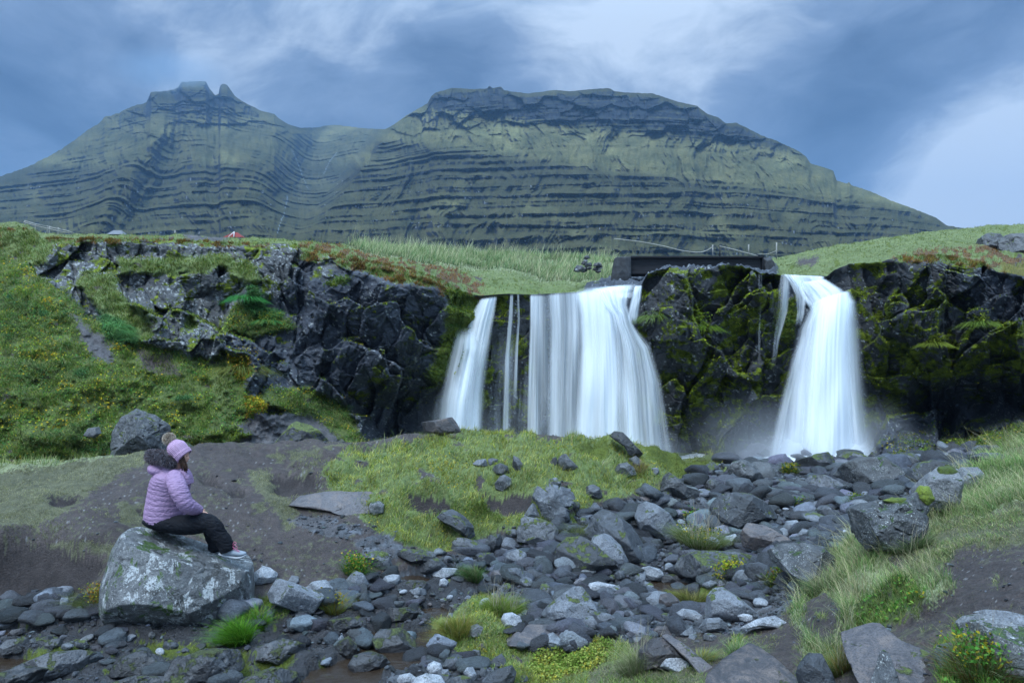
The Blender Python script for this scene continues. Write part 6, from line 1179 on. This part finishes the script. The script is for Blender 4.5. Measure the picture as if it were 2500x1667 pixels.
field(V2, PA, m(cA, 'dirt') * (fbm(_XX * .9, _YY * .9, octv=4, seed=412) > -.12), 26000, 413, 4.6, .8, [(.15, .145, .10), (.10, .11, .06), (.20, .19, .13)], spread=1.1, root=.7, tipk=1.1)
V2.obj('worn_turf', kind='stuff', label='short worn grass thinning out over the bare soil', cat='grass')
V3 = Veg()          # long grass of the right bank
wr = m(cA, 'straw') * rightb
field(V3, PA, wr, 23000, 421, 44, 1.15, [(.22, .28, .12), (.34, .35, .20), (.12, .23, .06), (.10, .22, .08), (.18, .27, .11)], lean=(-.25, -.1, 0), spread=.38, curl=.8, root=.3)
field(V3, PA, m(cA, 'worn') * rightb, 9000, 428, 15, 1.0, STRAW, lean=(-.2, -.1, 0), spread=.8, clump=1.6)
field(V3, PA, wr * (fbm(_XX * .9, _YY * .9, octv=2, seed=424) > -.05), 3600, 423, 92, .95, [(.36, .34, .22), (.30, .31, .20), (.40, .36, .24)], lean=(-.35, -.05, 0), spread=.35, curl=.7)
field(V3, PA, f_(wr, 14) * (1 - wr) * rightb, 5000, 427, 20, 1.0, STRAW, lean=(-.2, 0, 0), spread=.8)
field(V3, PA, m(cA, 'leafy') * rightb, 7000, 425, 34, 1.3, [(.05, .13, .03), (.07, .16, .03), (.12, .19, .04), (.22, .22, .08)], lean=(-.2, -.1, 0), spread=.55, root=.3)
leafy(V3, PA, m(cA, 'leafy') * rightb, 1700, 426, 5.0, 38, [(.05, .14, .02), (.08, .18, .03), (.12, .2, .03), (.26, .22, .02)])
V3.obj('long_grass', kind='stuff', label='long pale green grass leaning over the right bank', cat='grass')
V4 = Veg()          # foreground turf by the stream
fgm = (m(cA, 'grass') + m(cA, 'worn')) * (_YY < 7.6) * (pxA > 1000) * (pyA > 1440)
field(V4, PA, fgm, 15000, 431, 20, 1.15, [(.10, .18, .04), (.16, .21, .07), (.22, .22, .12), (.07, .13, .03)], spread=.75, curl=.9)
leafy(V4, PA, m(cA, 'yleaf'), 6500, 432, 3.0, 22, [(.10, .16, .02), (.16, .21, .04), (.24, .26, .06), (.28, .24, .03)]); field(V4, PA, m(cA, 'yleaf'), 2500, 433, 16, 1.1, GREEN, spread=.6)
V4.obj('grass', kind='stuff', label='green turf and small leaves on the near stream bank', cat='grass')
V5 = Veg()          # hillside and ledges
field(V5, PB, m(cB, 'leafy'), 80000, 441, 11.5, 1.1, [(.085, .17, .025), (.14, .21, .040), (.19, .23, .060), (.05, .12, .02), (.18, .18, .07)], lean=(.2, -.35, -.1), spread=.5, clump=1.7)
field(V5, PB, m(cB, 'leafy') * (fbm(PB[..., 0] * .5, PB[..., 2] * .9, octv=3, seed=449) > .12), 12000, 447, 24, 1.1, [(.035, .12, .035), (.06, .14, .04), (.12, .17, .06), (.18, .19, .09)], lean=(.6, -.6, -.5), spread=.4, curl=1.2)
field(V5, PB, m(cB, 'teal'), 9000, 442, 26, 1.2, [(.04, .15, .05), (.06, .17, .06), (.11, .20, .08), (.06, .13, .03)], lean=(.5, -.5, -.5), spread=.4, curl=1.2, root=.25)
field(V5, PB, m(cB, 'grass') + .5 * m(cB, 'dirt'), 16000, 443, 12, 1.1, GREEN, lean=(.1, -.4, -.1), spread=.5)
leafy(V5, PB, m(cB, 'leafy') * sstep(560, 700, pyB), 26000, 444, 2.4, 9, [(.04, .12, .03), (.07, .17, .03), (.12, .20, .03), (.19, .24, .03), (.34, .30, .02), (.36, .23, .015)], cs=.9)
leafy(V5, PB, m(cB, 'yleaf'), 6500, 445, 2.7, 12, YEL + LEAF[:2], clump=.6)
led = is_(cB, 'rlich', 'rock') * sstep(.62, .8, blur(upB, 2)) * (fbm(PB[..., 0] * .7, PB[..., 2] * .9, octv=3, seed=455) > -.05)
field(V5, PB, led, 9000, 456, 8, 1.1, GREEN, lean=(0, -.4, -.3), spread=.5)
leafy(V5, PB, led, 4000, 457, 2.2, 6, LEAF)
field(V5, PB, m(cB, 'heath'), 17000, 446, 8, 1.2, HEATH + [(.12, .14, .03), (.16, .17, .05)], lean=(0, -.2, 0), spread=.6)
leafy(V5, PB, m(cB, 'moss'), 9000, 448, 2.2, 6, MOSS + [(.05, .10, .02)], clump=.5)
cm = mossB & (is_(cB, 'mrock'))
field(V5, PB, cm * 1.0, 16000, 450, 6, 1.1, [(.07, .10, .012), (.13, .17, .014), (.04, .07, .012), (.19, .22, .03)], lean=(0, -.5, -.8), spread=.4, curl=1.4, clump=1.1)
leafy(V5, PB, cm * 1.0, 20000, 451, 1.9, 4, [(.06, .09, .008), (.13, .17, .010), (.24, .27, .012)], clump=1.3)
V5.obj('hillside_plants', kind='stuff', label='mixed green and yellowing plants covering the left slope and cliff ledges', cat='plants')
V6 = Veg()          # upper meadow
cpx2, cpy2 = project(PC); vis = (PC[..., 1] < 60)
field(V6, PC, m(cC, 'straw') * vis, 24000, 461, 26, 1.0, [(.17, .25, .12), (.28, .32, .19), (.10, .17, .06), (.36, .36, .24), (.09, .20, .10)], lean=(.25, -.1, 0), spread=.25, root=.3)
field(V6, PC, m(cC, 'straw') * vis * (fbm(PC[..., 0] * .5, PC[..., 1] * .5, octv=2, seed=467) > .05), 2600, 466, 48, .9, [(.34, .36, .24), (.40, .38, .27), (.25, .32, .17)], lean=(.15, 0, 0), spread=.16)
field(V6, PC, m(cC, 'meadow') * vis, 34000, 462, 6, 1.0, [(.12, .17, .045), (.18, .21, .08), (.08, .12, .03), (.22, .23, .11)], lean=(.2, 0, 0), spread=.5)
field(V6, PC, (m(cC, 'grass') + m(cC, 'yleaf')) * vis, 6000, 463, 8, 1.0, GREEN, spread=.4)
field(V6, PC, m(cC, 'heath') * vis, 14000, 464, 6.5, 1.1, HEATH + [(.20, .085, .015), (.24, .12, .015), (.14, .14, .03)], spread=.5)
V6.obj('meadow_grass', kind='stuff', label='tall pale grass and heather on the meadow above the cliffs', cat='grass')

# single plants one could point at
def tuft(px, py, wpx, hpx, n, pal, seed, label, name='grass_tuft', cat='grass tuft', lean=(0, 0, 0), Y=None, leafn=0, leafpal=None, spx=4.0, bw=1.1, stems=0, group=None, wts=None, drop=0.0, spread=.42):
    Y = Y or hit_ground(px, py) or 12.0; u = Y / FP; rng = np.random.default_rng(seed); c = np.array(P3(px, py, Y)); c[2] = ground_z(c[0], c[1]) if Y < 13 and drop == 0 else c[2]; n0 = n
    th = rng.uniform(0, 6.283, n); r = np.sqrt(rng.uniform(0, 1, n)); off = np.stack([np.cos(th) * r * wpx * .42 * u, np.sin(th) * r * wpx * .3 * u, np.zeros(n)], 1); p = c + off
    if Y < 13 and drop == 0:
        for k in range(n): p[k, 2] = ground_z(p[k, 0], p[k, 1])
    le = np.stack([np.cos(th) * r * .9, np.sin(th) * r * .5 - .1, np.zeros(n)], 1) + rng.normal(0, spread * .5, (n, 3)) * [1, 1, 0] + np.array(lean) - np.array([0, 0, drop]); v = Veg()
    cc = mixcol(rng, n, pal, wts); v.blades(p, hpx * u * rng.uniform(.5, 1.15, n), bw * u * rng.uniform(.7, 1.3, n), le, cc * .3, cc * 1.3, rng, curl=1.0)
    if stems:
        k = rng.integers(0, n, stems); cs_ = mixcol(rng, stems, [(.42, .36, .26), (.34, .30, .22)]); v.blades(p[k], hpx * 2.1 * u * rng.uniform(.6, 1.1, stems), .9 * u * np.ones(stems), rng.normal(0, .12, (stems, 3)) * [1, 1, 0] + np.array([.10, 0, 0]), cs_ * .8, cs_, rng, curl=.6)
    if leafn:
        k = rng.integers(0, n, leafn); h = rng.uniform(.1, .95, leafn) * hpx * u; q = p[k] + np.stack([rng.normal(0, .25, leafn) * h, rng.normal(0, .2, leafn) * h, h], 1); v.leaves(q, spx * u * rng.uniform(.5, 1.3, leafn), mixcol(rng, leafn, leafpal or LEAF), rng)
    return v.at(name, c, label=label, cat=cat, group=group)
BR = [(.07, .22, .012), (.11, .27, .02), (.16, .30, .03), (.05, .16, .01)]
tuft(583, 1568, 62, 62, 1500, BR, 1, 'vivid green grass tuft under the right side of the big boulder', lean=(-.3, -.2, 0), bw=1.3); 
tuft(628, 1530, 46, 52, 800, BR + [(.22, .22, .07)], 2, 'second vivid grass clump between the boulder and the ringed rock', lean=(-.15, -.1, 0), bw=1.2)
tuft(815, 1490, 60, 45, 800, [(.14, .22, .03), (.20, .24, .07), (.26, .25, .11), (.30, .22, .02)], 3, 'yellow green grass tuft at the right end of the ringed rock', leafn=120, leafpal=YEL)
tuft(1225, 1500, 90, 46, 1500, [(.17, .27, .03), (.22, .28, .05), (.12, .22, .03), (.26, .26, .10)], 4, 'bright grass tussock with tall straw seed stems by the stream', stems=60, bw=1.2)
tuft(1110, 1550, 90, 44, 1300, [(.24, .22, .05), (.20, .22, .04), (.28, .22, .06), (.12, .18, .03)], 5, 'orange tinged grass hanging at the stream edge', lean=(-.3, 0, 0), stems=14)
tuft(1155, 1420, 40, 40, 700, [(.05, .12, .03), (.08, .15, .04), (.18, .19, .09)], 6, 'dark green grass clump on a little mud bank', lean=(-.4, 0, 0))
tuft(1710, 1345, 105, 62, 1900, [(.14, .20, .05), (.22, .24, .10), (.10, .17, .03), (.30, .29, .18)], 7, 'round grassy tussock with seed heads right of the smooth undercut boulder', stems=70, leafn=260, leafpal=YEL[:2] + LEAF, spx=3)
tuft(1690, 1490, 70, 42, 1000, [(.20, .19, .05), (.12, .15, .03), (.26, .23, .08)], 8, 'drooping yellowish grass beside the shark fin rock', lean=(-.2, -.1, 0))
tuft(1775, 1420, 70, 48, 120, GREEN, 9, 'yellow leaved shrub in front of the wide layered mossy rock', name='shrub', cat='shrub', leafn=900, leafpal=[(.30, .28, .02), (.22, .28, .02), (.12, .2, .02), (.36, .26, .02)], spx=3.4)
tuft(1900, 1425, 60, 40, 260, GREEN, 10, 'green and rusty plant at the foot of the big speckled boulder', name='shrub', cat='shrub', leafn=500, leafpal=LEAF + [(.20, .09, .02)], spx=3)
tuft(1945, 1238, 46, 26, 60, GREEN, 11, 'low leafy plant with yellow leaves alone among the bed stones', name='shrub', cat='shrub', leafn=520, leafpal=[(.05, .16, .02), (.09, .2, .02), (.30, .27, .02)], spx=2.8)
tuft(2090, 1240, 34, 34, 200, GREEN, 12, 'small yellow green plant touching the rugged bank boulder', name='shrub', cat='shrub', leafn=260, leafpal=LEAF, spx=2.6)
tuft(1928, 1158, 40, 30, 120, GREEN, 13, 'yellow leafy plant left of the dark tilted block', name='shrub', cat='shrub', leafn=420, leafpal=LEAF + YEL[:1], spx=2.6)
tuft(870, 1408, 70, 52, 260, [(.06, .16, .03), (.10, .18, .03)], 14, 'leafy green plant between the dirt path and the stream', name='shrub', cat='shrub', leafn=700, leafpal=[(.05, .16, .02), (.08, .2, .02), (.14, .2, .02), (.34, .24, .03)], spx=3.4)
tuft(1680, 1262, 50, 20, 60, GREEN, 15, 'bright green clover patch with yellow leaves above the tussock', name='shrub', cat='shrub', leafn=420, leafpal=[(.04, .17, .02), (.07, .2, .03), (.30, .27, .03)], spx=2.8)
tuft(248, 1500, 60, 80, 1300, [(.14, .19, .05), (.20, .20, .08), (.12, .16, .04)], 16, 'tall bank clump of grass and yellow leaves left of the big boulder', name='shrub', cat='shrub', leafn=1300, leafpal=[(.22, .20, .02), (.30, .20, .02), (.12, .16, .02), (.24, .10, .02)], spx=3.0, Y=8.3, drop=.01)
tuft(205, 1530, 50, 75, 800, [(.10, .10, .07), (.14, .14, .09), (.09, .11, .04)], 17, 'greyish hanging dry grass beside the yellow leaved bank clump', Y=8.4, drop=.9, spread=.5)
tuft(1808, 1605, 50, 50, 600, [(.16, .25, .09), (.26, .29, .16), (.10, .2, .06)], 18, 'pale grass tuft leaning against the triangular slab', lean=(.3, 0, 0), bw=1.2)
tuft(1715, 1625, 60, 42, 600, [(.16, .25, .09), (.26, .29, .16), (.30, .28, .06)], 19, 'pale grass tuft right of the plank like slab', lean=(.2, 0, 0), bw=1.2)
tuft(1560, 1640, 90, 75, 900, [(.16, .22, .07), (.26, .28, .14), (.32, .31, .18)], 20, 'tall thin grass standing left of the weathered ribbed rock', stems=24, bw=1.0)
tuft(1560, 1160, 34, 26, 300, [(.30, .22, .08), (.34, .28, .14)], 21, 'tan dry tussock on the knoll right of the grey lichen rock')
tuft(1410, 1330, 26, 60, 300, [(.20, .22, .09), (.14, .18, .05)], 22, 'upright thin grass wedged between two boulders', lean=(0, 0, 0), spread=.2)
tuft(2130, 1356, 110, 44, 900, STRAW, 41, 'pale grass fringe under the left end of the rugged bank boulder', stems=20, lean=(-.2, 0, 0))
tuft(2225, 1345, 90, 50, 800, STRAW, 42, 'pale grass fringe under the right end of the rugged bank boulder', stems=20, lean=(-.2, 0, 0))
tuft(2010, 1440, 80, 50, 700, STRAW, 43, 'seeding grass clump at the lower right of the big speckled boulder', stems=26, lean=(-.3, 0, 0))
tuft(2395, 1640, 150, 95, 1500, [(.06, .15, .03), (.10, .19, .04), (.24, .24, .12), (.16, .06, .02)], 23, 'dense leafy grass clump in front of the corner boulder', leafn=700, leafpal=[(.05, .15, .02), (.09, .2, .03), (.34, .28, .02)], spx=6, stems=26, bw=1.4)
tuft(2060, 1640, 80, 80, 700, [(.10, .18, .04), (.24, .24, .12), (.30, .22, .06)], 24, 'wispy grass clump between the two foreground slabs', stems=20, bw=1.3)
tuft(545, 800, 50, 30, 500, TEAL, 25, 'emerald grass hanging on the cliff under the dark overhang', Y=float(hill_point(600, 735)[1]) - .25, drop=.6) if False else None
def clifftuft(px, py, w, h, pal, seed, label, lp=None):
    return tuft(px, py, w, h, 420, pal, seed, label, Y=float(hill_point(px, py)[1]) - .15, drop=.9, leafn=160 if lp else 0, leafpal=lp, spx=2.6)
clifftuft(600, 728, 46, 40, [(.03, .20, .04), (.05, .24, .05), (.04, .14, .03)], 31, 'emerald plant hanging under the overhanging block of the left cliff')
clifftuft(655, 785, 60, 26, [(.03, .18, .05), (.10, .2, .04), (.2, .2, .03)], 32, 'green turf lip in the middle of the left cliff', LEAF)
clifftuft(1715, 800, 52, 40, [(.12, .22, .02), (.18, .27, .02), (.10, .16, .02)], 33, 'bright yellow green moss clump on the buttress between the falls', [(.16, .24, .02)])
clifftuft(1605, 775, 50, 50, [(.10, .16, .04), (.14, .18, .05)], 34, 'hanging grass at the upper left of the buttress between the falls')
clifftuft(2392, 790, 46, 40, [(.12, .20, .03), (.16, .22, .04)], 35, 'yellow green plant on the dark wet cliff at the right', [(.22, .26, .03)])
clifftuft(2280, 840, 46, 30, [(.14, .18, .02), (.18, .22, .03)], 36, 'mossy shelf plant on the right cliff below its middle', [(.16, .18, .02)])
clifftuft(590, 900, 90, 60, [(.16, .15, .03), (.10, .14, .03)], 37, 'large yellow leaved bush on the slope below the left cliff', [(.36, .26, .015), (.24, .22, .02), (.14, .17, .02), (.32, .16, .015)])

# ------------------------------------------------------------------ the air
hm = bpy.data.materials.new('haze_air'); hm.use_nodes = True; _t = NT(hm.node_tree); _t.n.clear(); _o = _t.new('ShaderNodeOutputMaterial'); _v = _t.new('ShaderNodeVolumePrincipled')
_v.inputs['Color'].default_value = (.22, .38, .60, 1); _v.inputs['Density'].default_value = HAZE if 'HAZE' in globals() else .00021; _v.inputs['Anisotropy'].default_value = .1; _t.link(_v.outputs[0], _o.inputs['Volume'])
x0, x1, y0, y1, z0, z1 = -3400, 3400, -60, 3300, -9, 700
hv = [(x, y, z) for z in (z0, z1) for y in (y0, y1) for x in (x0, x1)]
obj('haze', mesh('haze', hv, np.array([[0, 2, 3, 1], [4, 5, 7, 6], [0, 1, 5, 4], [2, 6, 7, 3], [0, 4, 6, 2], [1, 3, 7, 5]]), hm, smooth=False), kind='stuff', label='pale blue haze filling the air in front of the mountains', cat='haze')
